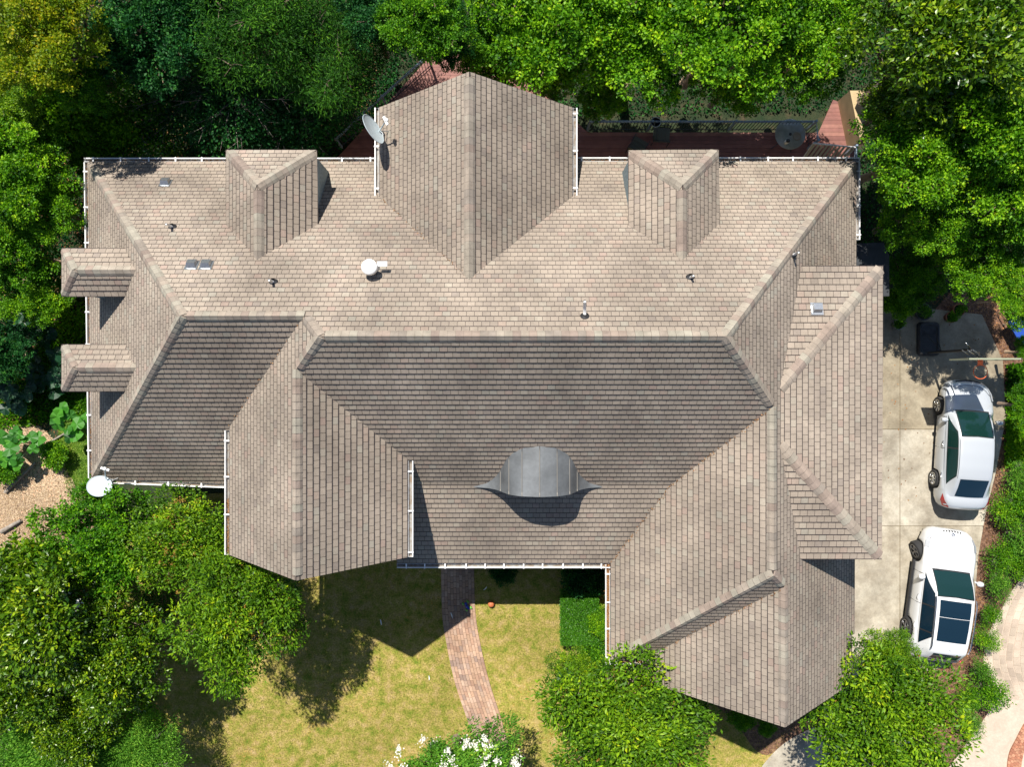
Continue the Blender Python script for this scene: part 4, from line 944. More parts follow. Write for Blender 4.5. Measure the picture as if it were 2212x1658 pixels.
# ------------------------------------------------------------------ satellite dishes
def dish(loc, nrm_, rx, ry, armdir, mastbase, label, txt=False):
    root = empty('satellite_dish', mastbase, 0, label, 'satellite dish'); o = Vector(mastbase); c = Vector(loc)-o
    n = Vector(nrm_).normalized(); R = n.to_track_quat('Z', 'Y').to_matrix()
    m = MB(); N = 36; rings = 7; P = []
    for i in range(rings+1):
        t = i/rings
        for k in range(N):
            a = 2*math.pi*k/N; P.append(c+R @ Vector((rx*t*math.cos(a), ry*t*math.sin(a), .13*rx*(t*t)*1.0)))
    m.idx(P, [(i*N+k, i*N+(k+1) % N, (i+1)*N+(k+1) % N, (i+1)*N+k) for i in range(rings) for k in range(N)], 0, sm=True)
    P2 = [p-n*.012 for p in P]; m.idx(P2, [((i+1)*N+k, (i+1)*N+(k+1) % N, i*N+(k+1) % N, i*N+k) for i in range(rings) for k in range(N)], 0, sm=True)
    m.tube([P[rings*N+k] for k in range(N)]+[P[rings*N]], .011, 5, caps=False)
    rf = m.build('reflector', [M['dish']], root)
    ad = Vector(armdir).normalized(); s0 = c+ad*(-.0)+R @ Vector((0, 0, -.02)); low_ = c-(Vector((0, 0, 1))-n*n.z).normalized()*ry*.9 if n.z < .7 else c+ad*ry*.9-n*.02
    tip = c+n*(.53 if n.z < .7 else .42)+ad*(0 if n.z < .7 else .5)
    m = MB(); m.tube([low_, low_.lerp(tip, .6), tip], [.022, .02, .02], 6); m.build('arm', [M['dish']], root)
    m = MB(); m.lathe([(.001, -.05), (.05, -.04), (.055, .05), (.001, .06)], tip, 12, M=R); m.box(tip-n*.02, (.26, .06, .07), M=R); m.build('receiver', [M['pvc']], root)
    m = MB(); m.tube([(0, 0, 0), (0, 0, .18), c*.6+Vector((0, 0, .08)), c-n*.04], [.025, .025, .022, .03], 8); m.tube([(.25, .05, .05), c*.7], .012, 5); m.tube([(0, -.28, -.08), c*.7], .012, 5)
    m.box((0, 0, .02), (.16, .12, .02)); m.build('mast', [M['dishgrey']], root)
    if txt:
        m = MB()
        for x, y, w, h in ((-.1, -.16, .05, .03), (-.05, -.2, .16, .018), (.0, -.24, .2, .035), (-.12, .0, .24, .012), (-.1, .04, .18, .01)):
            m.box(c+R @ Vector((x, y, .012+.06*rx)), (w, h, .004), M=R)
        m.build('printed_label', [M['dishdark']], rf)
    return root
d1 = W(803, 281, 6.35); mb1 = unproj(829, 288, 'RGw')
dish(d1, (.84, .40, .36), .45, .45, (0, 0, 0.01), mb1, 'grey satellite dish standing on the left edge of the rear gable roof', False)
# correct roll so that the long axis is near vertical
d2 = W(216, 1052, 4.85); mb2 = unproj(240, 1036, 'SL')
dish(d2, (.12, .42, .9), .37, .32, (.6, .8, 0), mb2, 'white satellite dish on the bottom left corner of the roof')
# ------------------------------------------------------------------ basketball hoop
hb = W(2003, 733, .035); X0 = 15.22; Y0 = 1.12
hp = empty('basketball_hoop', (X0, Y0, .035), 0, 'portable basketball hoop with black base and orange rim at the top of the drive', 'basketball hoop')
m = MB(); c = Vector((hb.x-X0, hb.y-Y0, 0)); w_, l_ = .40, .62
def rrect(w, l, z_, r=.15, o=c): return [Vector((o.x+sx*(w-r)+r*math.cos(a), o.y+sy*(l-r)+r*math.sin(a), z_)) for sx, sy, a0 in ((1, 1, 0), (-1, 1, 90), (-1, -1, 180), (1, -1, 270)) for a in [math.radians(a0+q) for q in (0, 30, 60, 90)]]
LV = [rrect(w_, l_, 0), rrect(w_, l_, .1), rrect(w_-.05, l_-.05, .17), rrect(w_-.1, l_-.1, .17), rrect(w_-.13, l_-.13, .13)]
nn_ = 16; m.idx([p for r in LV for p in r], [(i*nn_+k, i*nn_+(k+1) % nn_, (i+1)*nn_+(k+1) % nn_, (i+1)*nn_+k) for i in range(4) for k in range(nn_)]); m.face(LV[-1])
m.box(c+Vector((.0, .15, .15)), (.4, .03, .05)); m.build('base', [M['rubber']], hp)
m = MB(); m.tube([(0, 0, .1), (0, 0, 2.75)], .045, 10); m.tube([c+Vector((-.2, .3, .15)), (0, 0, 1.0)], .015, 6); m.tube([c+Vector((.2, .3, .15)), (0, 0, 1.0)], .015, 6); m.build('pole', [M['black']], hp)
m = MB()
for dx in (-.09, .09):
    m.tube([(dx, 0, 2.7), (dx, -.3, 3.45)], .014, 6); m.tube([(dx, .0, 2.4), (dx, -.3, 3.12)], .014, 6)
m.tube([(0, .25, 2.45), (0, 0, 2.75)], .02, 6); m.build('bracket', [M['chrome']], hp)
m = MB(); m.box((.05, -.34, 3.42), (1.66, .035, 1.0)); bb = m.build('backboard', [mat('clear_board', (.55, .6, .55), .1, trans=.6, alpha=.85)], hp)
m = MB()
for a, b in (((.05, 3.93), (1.7, .03)), ((.05, 2.91), (1.7, .03))): m.box((a[0], -.34, a[1]), (b[0], .05, b[1]))
for xx in (-.79, .89): m.box((xx, -.34, 3.42), (.03, .05, 1.05))
m.build('frame', [mat('board_frame', (.3, .32, .22), .5)], bb)
m = MB(); rc = Vector((.13, -.74, 3.05)); N = 28
m.tube([rc+Vector((.23*math.cos(2*math.pi*k/N), .23*math.sin(2*math.pi*k/N), 0)) for k in range(N+1)], .014, 6, caps=False); m.box((.13, -.44, 3.03), (.16, .2, .03)); M['orange'] = mat('orange_rim_paint', (.65, .13, .04), .45)
rm = m.build('rim', [M['orange']], hp)
m = MB()
for k in range(14):
    a = 2*math.pi*k/14; b = a+.25; m.tube([rc+Vector((.225*math.cos(a), .225*math.sin(a), 0)), rc+Vector((.16*math.cos(b), .16*math.sin(b), -.22)), rc+Vector((.12*math.cos(a), .12*math.sin(a), -.42))], .005, 4)
m.build('net', [mat('net_cord', (.5, .42, .3), .8)], rm)
# ------------------------------------------------------------------ pots, ball, toys
M['terra'] = mat('terracotta', (.33, .12, .07), .8, noise=[(9, 3, .8, 1.2)]); M['greypot'] = mat('grey_pot', (.22, .22, .2), .7)
def pot(pxl, pyl, r, h, mt, label, plant_=True):
    p = W(pxl, pyl, 0); root = empty('plant_pot', (p.x, p.y, .035), 0, label, 'plant pot')
    m = MB(); m.lathe([(.001, .0), (r*.7, .0), (r*.95, h), (r*1.05, h), (r*1.05, h-.03), (r*1.0, h+.01), (r*.88, h+.01), (r*.85, h-.05)], n=24); m.build('pot', [mt], root)
    m = MB(); m.lathe([(r*.86, h-.05), (.001, h-.045)], n=20); m.build('soil', [M['forest']], root)
    if plant_: add(root, 'foliage', crown_mesh('foliage', r*.9, r*.6, 4, .06, .03, 500, int(pxl), M['l_mid'], clump=.07, per=10)[0], (0, 0, h+.02))
pot(1932, 703, .19, .3, M['greypot'], 'round grey pot against the wall of the wing')
pot(2045, 687, .2, .28, M['terra'], 'terracotta pot, nearest to the black hoop base of the two')
pot(2060, 672, .22, .32, M['terra'], 'terracotta pot half under the tree leaves, behind the other one')
pot(1985, 676, .3, .3, M['rubber'], 'wide dark tub at the head of the black hoop base')
p = W(1061, 1306, .12); bl = empty('ball', (p.x, p.y, 0), 0, 'orange ball lying on the lawn beside the brick path', 'ball')
m = MB(); m.lathe([(.12*math.sin(a), .12-.12*math.cos(a)) for a in np.linspace(.01, 3.13, 14)], n=24); m.build('ball_skin', [mat('orange_ball', (.6, .17, .06), .6)], bl)
m = MB(); m.tube([(.121*math.cos(a), 0, .12+.121*math.sin(a)) for a in np.linspace(0, 6.28, 24)], .003, 4, caps=False); m.tube([(.0, .121*math.cos(a), .12+.121*math.sin(a)) for a in np.linspace(0, 6.28, 24)], .003, 4, caps=False); m.build('ball_seam', [M['black']], bl)
p = W(1009, 1309, .08); ty = empty('toy_barbell', (p.x, p.y, .05), .5, 'small blue and green toy on the brick path', 'toy')
m = MB(); m.box((0, 0, .07), (.07, .26, .07)); m.lathe([(.001, -.05), (.05, -.04), (.05, .04), (.001, .05)], (0, 0, .14), 10); m.build('toy_body', [mat('blue_plastic', (.02, .06, .4), .4)], ty)
for y in (-.13, .13):
    m = MB(); m.lathe([(.001, -.12), (.055, -.12), (.055, -.07), (.001, -.07)], (0, y, .055), 12, M=Matrix.Rotation(1.57, 3, 'Y')); m.lathe([(.001, .12), (.055, .12), (.055, .07), (.001, .07)], (0, y, .055), 12, M=Matrix.Rotation(1.57, 3, 'Y')); m.build('toy_wheel', [mat('green_plastic', (.15, .5, .08), .4)], ty)
for (a, b, rz, L_, lab) in ((1048, 1272, -.8, .16, 'white stick on the shaded lawn right of the path'), (976, 1330, .3, .22, 'pale stick lying on the shaded brick path'), (823, 1345, .2, .2, 'white scrap on the shaded lawn left of the path'), (927, 1465, .05, .16, 'small white stick on the sunny lawn left of the path')):
    p = W(a, b, .02); m = MB(); m.tube([(0, -L_/2, .02), (.01, 0, .035), (0, L_/2, .02)], [.012, .022, .014], 6); o = m.build('stick', [M['pvc']]); o.location = (p.x, p.y, .02 if a != 976 else .05); o.rotation_euler.z = rz; tag(o, lab, 'stick')
# blue barrow at the right edge
p = W(2203, 712, .4); br = empty('wheelbarrow', (p.x, p.y, 0), .5, 'blue wheelbarrow half hidden by leaves at the right edge', 'wheelbarrow')
m = MB(); b_ = [Vector((x*.22, y*.35, .3)) for x, y in ((-1, -1), (1, -1), (1, 1), (-1, 1))]; t_ = [Vector((x*.36, y*.55, .62)) for x, y in ((-1, -1), (1, -1), (1, 1), (-1, 1))]
m.face(b_); [m.face([b_[i], b_[(i+1) % 4], t_[(i+1) % 4], t_[i]]) for i in range(4)]; m.tube(t_+[t_[0]], .02, 6, caps=False); m.build('tray', [mat('blue_barrow_paint', (.02, .07, .35), .4)], br)
m = MB(); m.tube([(-.2, 1.0, .5), (-.2, 0, .28), (0, -.7, .2)], .018, 6); m.tube([(.2, 1.0, .5), (.2, 0, .28), (0, -.7, .2)], .018, 6); m.tube([(-.2, .3, .28), (-.2, .35, 0)], .015, 6); m.tube([(.2, .3, .28), (.2, .35, 0)], .015, 6); m.build('handles', [M['deadwood']], br)
m = MB(); m.lathe([(.1, -.04), (.18, -.03), (.18, .03), (.1, .04)], (0, -.72, .2), 16, M=Matrix.Rotation(1.57, 3, 'Y')); m.build('wheel', [M['tyre']], br)
# ------------------------------------------------------------------ deck, rails, wall and furniture behind the house
ZD = 1.0
DC = [(.23, .095, .075), (.26, .11, .088), (.2, .08, .065), (.29, .13, .1)]
deckparts = [[tuple(p) for p in px(q, ZD)] for q in ([(700, 372), (930, 120), (1080, 112), (1270, 286), (1270, 372)], [(1270, 372), (1270, 286), (1768, 286), (1768, 372)], [(1768, 372), (1768, 286), (1800, 215), (1822, 225), (1850, 318), (1850, 372)])]
deckpoly = sum(deckparts, [])
dk = empty('deck', (0, 7.5, 0), 0, 'red-brown wooden deck along the back of the house', 'deck')
m = MB(); y = min(p[1] for p in deckpoly); ymax = max(p[1] for p in deckpoly); rd = random.Random(5)
while y < ymax:
    c = rd.choice(DC)
    for dp in deckparts:
        q = clip(clip(dp, 0, -1, -y), 0, 1, y+.136)
        if len(q) > 2: m.prism([Vector((a, b-7.5, ZD-.035)) for a, b in q], [Vector((a, b-7.5, ZD)) for a, b in q], 0, c)
    y += .143
m.build('deck_boards', [M['deck']], dk)
m = MB()
for k in range(12): m.box((-5+k*1.55, .2, ZD/2-1), (.12, 2.4, ZD+1.85) if k % 3 == 0 else (.08, 2.6, .1))
m.build('deck_posts', [M['bark']], dk)
def railing(pts, z0, label, h=.95):
    P = [Vector((*q, z0)) for q in pts]; o = P[0]; root = empty('railing', o, 0, label, 'railing')
    m = MB(); m.tube([p-o+Z*h for p in P], .03, 4); m.tube([p-o+Z*(h-.12) for p in P], .014, 4); m.build('top_rail', [M['railtop']], root)
    m = MB(); m.tube([p-o+Z*.09 for p in P], .016, 4); nb = 0
    for i in range(len(P)-1):
        d = P[i+1]-P[i]; n = max(1, int(d.length/.115))
        for k in range(n): q = P[i]+d*(k/n)-o; m.box(q+Z*(h/2), (.018, .018, h)); nb += 1
    m.build('balusters', [M['iron']], root)
    for p in P:
        m = MB(); m.box(p-o+Z*(h/2+.03), (.07, .07, h+.06)); m.build('post', [M['railtop']], root)
railing(px([(1275, 262), (1410, 262), (1590, 262), (1763, 262), (1768, 303)], 1.95), ZD, 'black railing with a blue-grey top rail along the outer edge of the deck')
railing(px([(725, 300), (825, 208), (925, 118)], 1.95), ZD, 'slanting railing of the deck left of the rear gable', .95)
railing(px([(1850, 315), (1850, 345)], 1.95), ZD, 'short railing at the right end of the deck, above the roof corner')
# stucco privacy wall
m = MB(); xw_ = 11.9; ya, yb2 = W(0, 312, 1.6).y, W(0, 205, 1.6).y
m.prism([Vector((xw_, ya, -2)), Vector((xw_+.2, ya, -2)), Vector((xw_+.2, yb2, -2)), Vector((xw_-.35, yb2, -2))], [Vector((xw_, ya, 2.0)), Vector((xw_+.2, ya, 2.0)), Vector((xw_+.2, yb2, 2.0)), Vector((xw_-.35, yb2, 2.0))])
o = m.build('garden_wall', [M['stucco']]); tag(o, 'tan stucco wall with leaf shadows at the right end of the deck', 'wall')
m = MB(); a = W(1385, 226, -.3); b = W(1475, 226, -.3); m.box(((a.x+b.x)/2, a.y, -1.1), (b.x-a.x+2.2, .25, 1.7)); o = m.build('retaining_wall', [M['stucco']]); tag(o, 'low tan retaining wall in the dark below the deck railing', 'wall')
# slatted gate leaning at the end of the deck
g0, g1 = W(1757, 309, 2.0), W(1848, 318, 2.0); root = empty('gate', (g0.x, g0.y, ZD), 0, 'pale slatted gate leaning open by the stucco wall', 'gate'); d = g1-g0; dn = d.normalized(); pr_ = Vector((-.05, -.3, -.95))
m = MB(); m.tube([Z*.98, Z*.98+d], .03, 4); m.tube([Z*.98+pr_, Z*.98+pr_+d], .03, 4); m.tube([Z*.98, Z*.98+pr_], .025, 4); m.tube([Z*.98+d, Z*.98+pr_+d], .025, 4); m.build('gate_frame', [M['white']], root)
m = MB()
for k in range(10):
    t = (k+.5)/10; m.prism([Z*.97+d*t+dn*-.04, Z*.97+d*t+dn*.04, Z*.97+d*t+dn*.04+pr_, Z*.97+d*t+dn*-.04+pr_], [Z*.99+d*t+dn*-.04, Z*.99+d*t+dn*.04, Z*.99+d*t+dn*.04+pr_, Z*.99+d*t+dn*-.04+pr_])
m.build('slats', [mat('cream_slat', (.5, .45, .33), .6)], root)
# patio chairs and glass table
M['chair'] = mat('olive_sling_fabric', (.11, .115, .09), .8); M['clear'] = mat('smoked_glass_top', (.3, .31, .27), .08, spec=.7, noise=[(5, 3, .8, 1.2)])
def chair(pxl, pyl, rz, label):
    p = W(pxl, pyl, ZD+.4); root = empty('patio_chair', (p.x, p.y, ZD), rz, label, 'chair', 'patio chairs on the deck')
    m = MB()
    for i in range(4): m.box((0, -.2+i*.14, .42-.012*i), (.5, .135, .02))
    m.build('seat', [M['chair']], root)
    m = MB(); R = Matrix.Rotation(math.radians(-14), 3, 'X'); m.box((0, .32, .7), (.5, .03, .56), M=R); m.build('backrest', [M['chair']], root)
    for x in (-.27, .27):
        m = MB(); m.tube([(x, -.25, 0), (x, -.27, .62), (x, .05, .64), (x, .33, .6)], .016, 6); m.build('armrest', [M['iron']], root)
        m = MB(); m.tube([(x, .3, 0), (x, .28, .42), (x, .4, .98)], .016, 6); m.build('leg', [M['iron']], root)
chair(1430, 292, math.radians(85), 'olive patio chair close to the deck railing'); chair(1378, 316, math.radians(150), 'olive patio chair peeping out behind the right rear dormer')
p = W(1707, 290, ZD+.72); root = empty('glass_table', (p.x, p.y, ZD), 0, 'round smoked glass table on the deck', 'table')
m = MB(); m.lathe([(.001, .715), (.52, .715), (.53, .722), (.52, .73), (.05, .73), (.03, .728)], n=40); m.build('tabletop', [M['clear']], root)
m = MB(); m.lathe([(.03, .731), (.05, .745), (.03, .76)], n=12); m.tube([(0, 0, .1), (0, 0, .76)], .02, 8); m.build('hub', [M['iron']], root)
for k in range(4):
    a = .6+k*math.pi/2; m = MB(); m.tube([(0, 0, .5), (.25*math.cos(a), .25*math.sin(a), .35), (.5*math.cos(a), .5*math.sin(a), 0)], .015, 6); m.build('leg', [M['iron']], root)
q = W(1699, 307, ZD+.8); jug = empty('drinks_jug', (q.x, q.y, ZD+.73), 0, 'small white jug with a dark lid on the round glass table', 'jug')
m = MB(); m.lathe([(.001, 0), (.07, 0), (.08, .12), (.06, .2)], n=16); m.build('jug_body', [M['pvc']], jug); m = MB(); m.lathe([(.065, .2), (.07, .22), (.001, .24)], n=16); m.build('lid', [M['rubber']], jug)
q = W(1723, 293, ZD+.8); pl_ = empty('plate', (q.x, q.y, ZD+.732), 0, 'tan plate on the round glass table', 'plate'); m = MB(); m.lathe([(.001, .005), (.1, .005), (.15, .025), (.15, .03), (.1, .012)], n=24); m.build('plate_dish', [mat('tan_plate', (.3, .24, .16), .6)], pl_)
q = W(1417, 263, 2.0); hpq = empty('hanging_ring', (q.x, q.y, 1.97), 0, 'pale wire ring hung on the deck railing above the chair', 'ring'); m = MB(); m.tube([(.17*math.cos(a), .17*math.sin(a), 0) for a in np.linspace(0, 2*math.pi, 29)], .012, 5, caps=False); m.build('ring_wire', [M['galv']], hpq); m = MB(); m.lathe([(.16, -.01), (.12, -.16), (.001, -.18)], n=20); m.build('ring_basket', [M['black']], hpq)
# ------------------------------------------------------------------ hedge and shrubs in front
def boxhedge(name, x0, x1, y0, y1, h, n, seed, m, label, ln=.06):
    g = np.random.default_rng(seed); P = np.stack([g.uniform(x0, x1, n), g.uniform(y0, y1, n), h*(1-g.random(n)**2*.95)], 1)
    f = g.random(n); k = f < .35; sd = g.integers(0, 4, n); e = g.uniform(0, .06, n)
    P[:, 0] = np.where(k & (sd == 0), x0+e, np.where(k & (sd == 1), x1-e, P[:, 0])); P[:, 1] = np.where(k & (sd == 2), y0+e, np.where(k & (sd == 3), y1-e, P[:, 1]))
    P[:, 2] = np.where(~k, h-g.uniform(0, .12, n)+.035*np.sin(P[:, 0]*7)*np.cos(P[:, 1]*5), P[:, 2]); P[:, :2] += g.normal(0, .018, (n, 2))
    A = g.normal(size=(n, 3))+np.array([0, 0, .6]); me = leaf_mesh('foliage', P, A, g.normal(size=(n, 3))*.8+np.array([0, 0, .9]), g.uniform(.6, 1.3, n)*ln, g.uniform(.6, 1.2, n)*ln*.55, np.clip(g.normal(.5, .2, n), 0, 1), m)
    root = empty(name, ((x0+x1)/2, (y0+y1)/2, 0), 0, label, 'hedge'); c = root.location
    o = add(root, 'foliage', me, (-c.x, -c.y, 0)); q = MB(); q.box((0, 0, h*.42), (x1-x0-.16, y1-y0-.16, h*.84)); q.build('branches', [mat('hedge_core', (.015, .03, .008), .9)], root)
h0, h1 = W(1213, 1283, .75), W(1292, 1395, .75)
boxhedge('clipped_hedge', h0.x, h1.x, h1.y, h0.y, .75, 26000, 4, M['l_hedge'], 'clipped box hedge beside the sunny lawn, left of the right wing gutter')
proto('ivy', R=1.0, H=.5, nl=7, ln=.11, wd=.085, nleaf=5000, seed=31, m=M['l_mid'], clump=.2, per=16, lobe=(.33, .5), base=-.5, tr=.03)
SB = [('ivy', 15, 1015, .4, .55, 'low weed clump at the left edge between the logs', 'l_mid'), ('ivy', 120, 980, .4, .5, 'low weed clump on the upper rim of the wood chips', 'l_bright'), ('ivy', 100, 1205, .4, .5, 'low weed clump on the lower rim of the wood chips', 'l_mid'), ('shrub', 1295, 1345, .7, .5, 'loose shrub behind the clipped hedge against the gutter', None), ('ivy', 1290, 1420, .6, .6, 'dark shrub at the lower end of the clipped hedge', None), ('ivy', 1245, 1248, .8, .6, 'dark leafy shrub in the eave shadow above the hedge', 'l_dark'), ('ivy', 1290, 1250, .9, .55, 'dark shrub in the corner under the gutter downpipe', 'l_dark'),
      ('shrub', 1090, 1240, .4, .45, 'low green shrub in the eave shadow right of the path', 'l_dark'), ('shrub', 1600, 1545, .4, .5, 'low green shrub under the gable of the right wing', 'l_mid'), ('shrub', 1655, 1568, .4, .35, 'small shrub at the corner of the concrete walk', 'l_mid')]
for k, a, b, z_, r_, lab, mm in SB: T(k, a, b, z_, r_, lab, 'shrub', 'shrub', m=mm)
rp = random.Random(9)
proto('jshrub', R=.8, H=.7, nl=9, ln=.11, wd=.04, nleaf=3300, seed=51, m=M['l_juniper'], clump=.16, per=30, elong=2.8, lobe=(.15, .4), base=-.5, tr=.03, upb=.4, barkm='deadwood', bare=5)
proto('jshrub2', R=.8, H=.8, nl=11, ln=.1, wd=.05, nleaf=3000, seed=52, m=M['l_bright'], clump=.15, per=22, elong=2.4, lobe=(.14, .36), base=-.5, tr=.03, upb=.4, barkm='deadwood', bare=3)
strip = [(2190, 1030, .7), (2200, 1090, .8), (2165, 1110, .6), (2190, 1165, .8), (2155, 1200, .65), (2190, 1225, .55), (2145, 1262, .55), (2132, 1325, .48), (2125, 1385, .45), (2110, 1445, .5), (2085, 1505, .55), (2125, 1500, .65), (2085, 1560, .5)]
wh = ['uppermost, beside the boot of the saloon car', 'at the right edge, second from the top', 'touching the rear of the saloon car', 'at the right edge beside the white suv bonnet', 'left one beside the white suv bonnet', 'by the upper end of the tan road', 'beside the white suv windscreen', 'beside the sunroof of the white suv', 'beside the rear of the white suv', 'reaching over the tan road below the white suv', 'next to the crape myrtle at the lower right', 'with stray twigs over the tan road', 'lowest, beside the brick kerb']
for i, ((a, b, r_), q) in enumerate(zip(strip, wh)): T(('jshrub', 'jshrub2')[i % 2], a+7, b, .55, r_*.88, 'spreading juniper shrub in the right-hand bed, '+q, 'shrub', 'shrub', group='junipers along the right-hand bed', rot=i*1.1, sq=(1+.35*((i*7) % 3-1)*.6, 1.05-.2*((i*5) % 3-1), .8), m=('l_juniper', 'l_mid', 'l_bright')[i % 3])
# broad-leaved plants on the left bank
def bigleaf(pxl, pyl, z_, r_, n, lab, m, seed, base=0):
    g = np.random.default_rng(seed); p = W(pxl, pyl, z_); root = empty('broad_leaved_plant', (p.x, p.y, base), 0, lab, 'plant')
    a = g.uniform(0, 6.28, n); rr_ = r_*np.sqrt(g.random(n)); c = np.stack([rr_*np.cos(a), rr_*np.sin(a), z_-base-rr_*.3+g.uniform(-.2, .1, n)], 1)
    mb_ = MB(); st = MB(); vt = []
    for i in range(n):
        s = g.uniform(.17, .30); nz = Vector((g.normal()*.3, g.normal()*.3, 1)).normalized(); R = nz.to_track_quat('Z', 'Y').to_matrix() @ Matrix.Rotation(g.uniform(0, 6.28), 3, 'Z'); o = Vector(c[i]); K = 14; pts = []
        for k in range(K):
            t = 2*math.pi*k/K; rad_ = s*(1-.55*math.exp(-((t-math.pi)/.35)**2))*(1+.1*math.cos(3*t)+.05*math.sin(7*t)); pts.append(o+R @ Vector((rad_*math.cos(t), rad_*math.sin(t), .035*math.sin(5*t)-.12*(rad_**2)/s)))
        for k in range(K): mb_.face([o, pts[k], pts[(k+1) % K]], sm=True)
        vt += [float(np.clip(g.normal(.5, .2), 0, 1))]*(K*3)
        st.tube([Vector((0, 0, .05)), o*.6+Vector((0, 0, (z_-base)*.2)), o-Z*.01], [.012, .009, .006], 4)
    ob = mb_.build('leaves', [m], root); at = ob.data.attributes.new('tone', 'FLOAT', 'POINT'); at.data.foreach_set('value', vt); st.build('stem', [M['l_big']], root)
bigleaf(140, 910, 1.2, .62, 14, 'broad-leaved plant in the sun left of the lower gutter', M['l_big'], 1)
bigleaf(30, 965, 1.2, .75, 18, 'broad-leaved plant at the left edge above the wood chips', M['l_big'], 2)
bigleaf(55, 720, 1.4, .8, 26, 'dark broad-leaved plant at the left edge below the vines', M['l_bigdk'], 3)
bigleaf(95, 800, 1.1, .8, 22, 'dark broad-leaved plant left of the lower side dormer', M['l_bigdk'], 4)
bigleaf(20, 850, 1.3, .8, 20, 'dark broad-leaved plant at the left edge beside the fallen log', M['l_bigdk'], 5)
for (a, b, c, d_, r_, lab) in ((10, 1065, 75, 1000, .07, 'grey fallen log lying across the wood chips'), (60, 985, 150, 930, .05, 'thin fallen branch above the wood chips'), (2, 1150, 45, 1125, .09, 'short log at the left edge of the wood chips')):
    p, q = W(a, b, .1), W(c, d_, .1); o = MB(); o.tube([Vector((0, 0, 0)), (q-p)*.5+Vector((.05, .03, .03)), q-p], [r_, r_*.85, r_*.6], 7); o = o.build('fallen_log', [M['deadwood']]); o.location = (p.x, p.y, r_); tag(o, lab, 'log')
# wood chips, grass blades and leaf litter
def inpoly(P, poly):
    x, y = P[:, 0], P[:, 1]; ins = np.zeros(len(P), bool); n = len(poly)
    for i in range(n):
        x0, y0 = poly[i][0], poly[i][1]; x1, y1 = poly[(i+1) % n][0], poly[(i+1) % n][1]
        c = ((y0 > y) != (y1 > y)) & (x < (x1-x0)*(y-y0)/(y1-y0+1e-12)+x0); ins ^= c
    return ins
def scatter(name, poly, n, ln, wd, up, mt, seed, zz_, avoid=(), lie=False, label=None):
    g = np.random.default_rng(seed); q = np.array([[p[0], p[1]] for p in poly]); P = g.uniform(q.min(0), q.max(0), (n, 2)); k = inpoly(P, poly)
    for a in avoid: k &= ~inpoly(P, a)
    P = P[k]; n = len(P); P = np.concatenate([P, np.full((n, 1), zz_)], 1); A = g.normal(size=(n, 3))*np.array([1, 1, .12 if lie else .5])+np.array([0, 0, 0.02 if lie else up])
    Nn = np.array([0, 0, 1.0])+g.normal(size=(n, 3))*.3 if lie else g.normal(size=(n, 3))
    t = .5+.28*np.sin(P[:, 0]*.9+1)*np.cos(P[:, 1]*1.1)+g.normal(0, .2, n)
    me = leaf_mesh(name, P, A, Nn, ln*g.uniform(.6, 1.3, n), wd*g.uniform(.7, 1.3, n), np.clip(t, 0, 1), mt); o = bpy.data.objects.new(name, me); C.objects.link(o); return tag(o, kind='stuff')
LW = smooth(px(lawn_px)); pathp = px([(950, 1150), (953, 1300), (962, 1378), (982, 1473), (1019, 1585), (1060, 1720), (1130, 1720), (1087, 1567), (1057, 1473), (1038, 1392), (1027, 1322), (1026, 1150)])
scatter('grass', LW, 190000, .055, .012, .8, M['grass'], 1, .0, [pathp])
scatter('grass_tufts', smooth(px([(120, 850), (200, 840), (235, 1100), (180, 1120), (135, 1040)])), 12000, .09, .018, .8, M['grassg'], 2, .004)
M['litter'] = leafmat('fallen_leaf', (.1, .045, .02), (.24, .12, .05), (.42, .25, .12), .9, .1, .1, .3)
scatter('leaf_litter', px([(1960, 640), (2240, 600), (2240, 1200), (2160, 1290), (2130, 1400), (2140, 1470), (2060, 1600), (1830, 1560), (2000, 1460), (2110, 1300), (2150, 1050), (2165, 780), (2120, 690)]), 24000, .06, .03, 0, M['litter'], 3, .02, lie=True)
M['chips'] = leafmat('wood_chip', (.24, .15, .08), (.46, .33, .2), (.66, .52, .36), .95, .05, .1, .3)
scatter('wood_chips', smooth(px([(-60, 960), (60, 900), (130, 960), (150, 1040), (215, 1090), (190, 1200), (60, 1260), (-60, 1300)])), 26000, .07, .03, 0, M['chips'], 4, .012, lie=True)
scatter('drive_leaves', px([(1905, 690), (2110, 700), (2150, 850), (2150, 1000), (1905, 1120)]), 130, .07, .045, 0, M['litter'], 6, .038, lie=True)
scatter('forest_litter', [(-22, -3), (-14, -3), (-14, 7.5), (-5, 7.5), (-5, 16), (-22, 16)], 40000, .09, .05, .1, M['litter'], 5, -.015, lie=True)

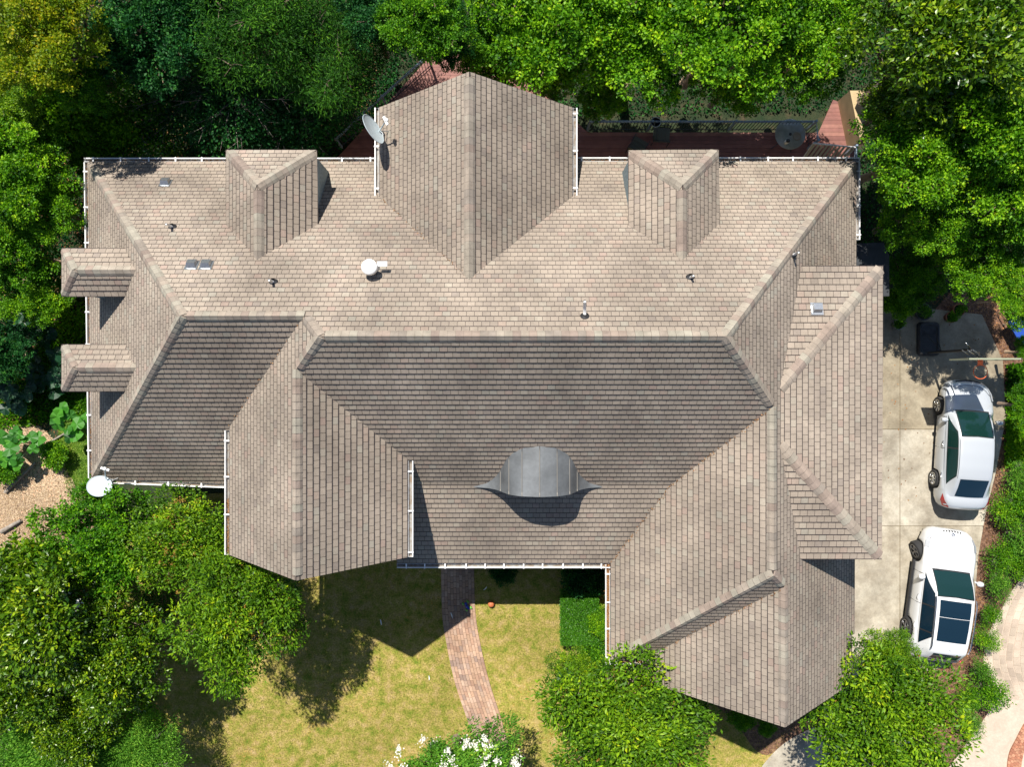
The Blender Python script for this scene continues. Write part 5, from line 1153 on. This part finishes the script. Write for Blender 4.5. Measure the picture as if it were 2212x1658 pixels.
for i_, (pg, n_, m_) in enumerate((([(-21, 3), (-13.6, 3), (-13.6, 7.5), (-5, 7.5), (-5, 9), (-3, 15), (-21, 15)], 60000, 'l_dark'), ([(-5.5, 9.5), (11.5, 10.0), (12.2, 4), (21, 4), (21, 15), (-3, 15)], 60000, 'l_dark'), ([(-21, -2), (-14, -1), (-14, 3), (-21, 3)], 22000, 'l_mid'), (px([(-60, 1180), (200, 1180), (420, 1200), (330, 1450), (380, 1700), (-60, 1700)]), 26000, 'l_mid'), (px([(2172, 790), (2260, 780), (2260, 1010), (2168, 1010)]), 9000, 'l_mid'))):
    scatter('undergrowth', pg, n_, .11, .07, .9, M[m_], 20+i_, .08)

# dead leaves caught in gutters and at the foot of the valleys (part of the house)
g_ = np.random.default_rng(77); L_ = []
def litter_line(p, q, n, sp, zo=.0):
    p, q = np.array(p), np.array(q); t = g_.random(n)[:, None]; L_.append(p+(q-p)*t+g_.normal(0, 1, (n, 3))*np.array([sp, sp, .006])+np.array([0, 0, zo]))
litter_line((XG-.07, YE, V['GRb'].z-.09), (XG-.07, V['GRb'].y, V['GRb'].z-.09), 900, .03); litter_line((XG-.1, yb-.07, V['GRb'].z-.09), (V['SRv'].x+.1, yb-.07, V['GRb'].z-.08), 700, .04)
litter_line((V['GLv'].x-.08, V['GLbl'].y, V['GLv'].z-.1), (V['GLv'].x-.08, V['GLbl'].y+1.6, V['GLv'].z-.1), 350, .03); litter_line((XG-.1, YE-.05, V['S2r'].z-.03), (XG+.05, YE-.1, V['S2r'].z-.03), 160, .09)
litter_line(V['A']+Vector((-.07, 0, -.1)), V['G']+Vector((-.07, 0, -.1)), 900, .03); litter_line(V['A']+Vector((0, .07, -.1)), V['B']+Vector((0, .07, -.1)), 1600, .03)
def valley(a, b, n): litter_line(V[a]+Vector((0, 0, .03)), V[b]+Vector((0, 0, .03)), n, .035, .01)
valley('Br1', 'H', 130); valley('SRv', 'K', 170); valley('Br1', 'S2r', 120); valley('RGl', 'RGt', 60); valley('GLv', 'D', 60)
Pl = np.concatenate(L_); k_ = len(Pl)
add(house, 'gutter_litter', leaf_mesh('gutter_litter', Pl, g_.normal(size=(k_, 3))*np.array([1, 1, .15]), np.array([0, 0, 1.])+g_.normal(size=(k_, 3))*.3, g_.uniform(.03, .07, k_), g_.uniform(.015, .03, k_), np.clip(g_.normal(.5, .2, k_), 0, 1), M['litter'])); [o for o in house.children if o.name.startswith('gutter_litter')][0]['kind'] = 'stuff'
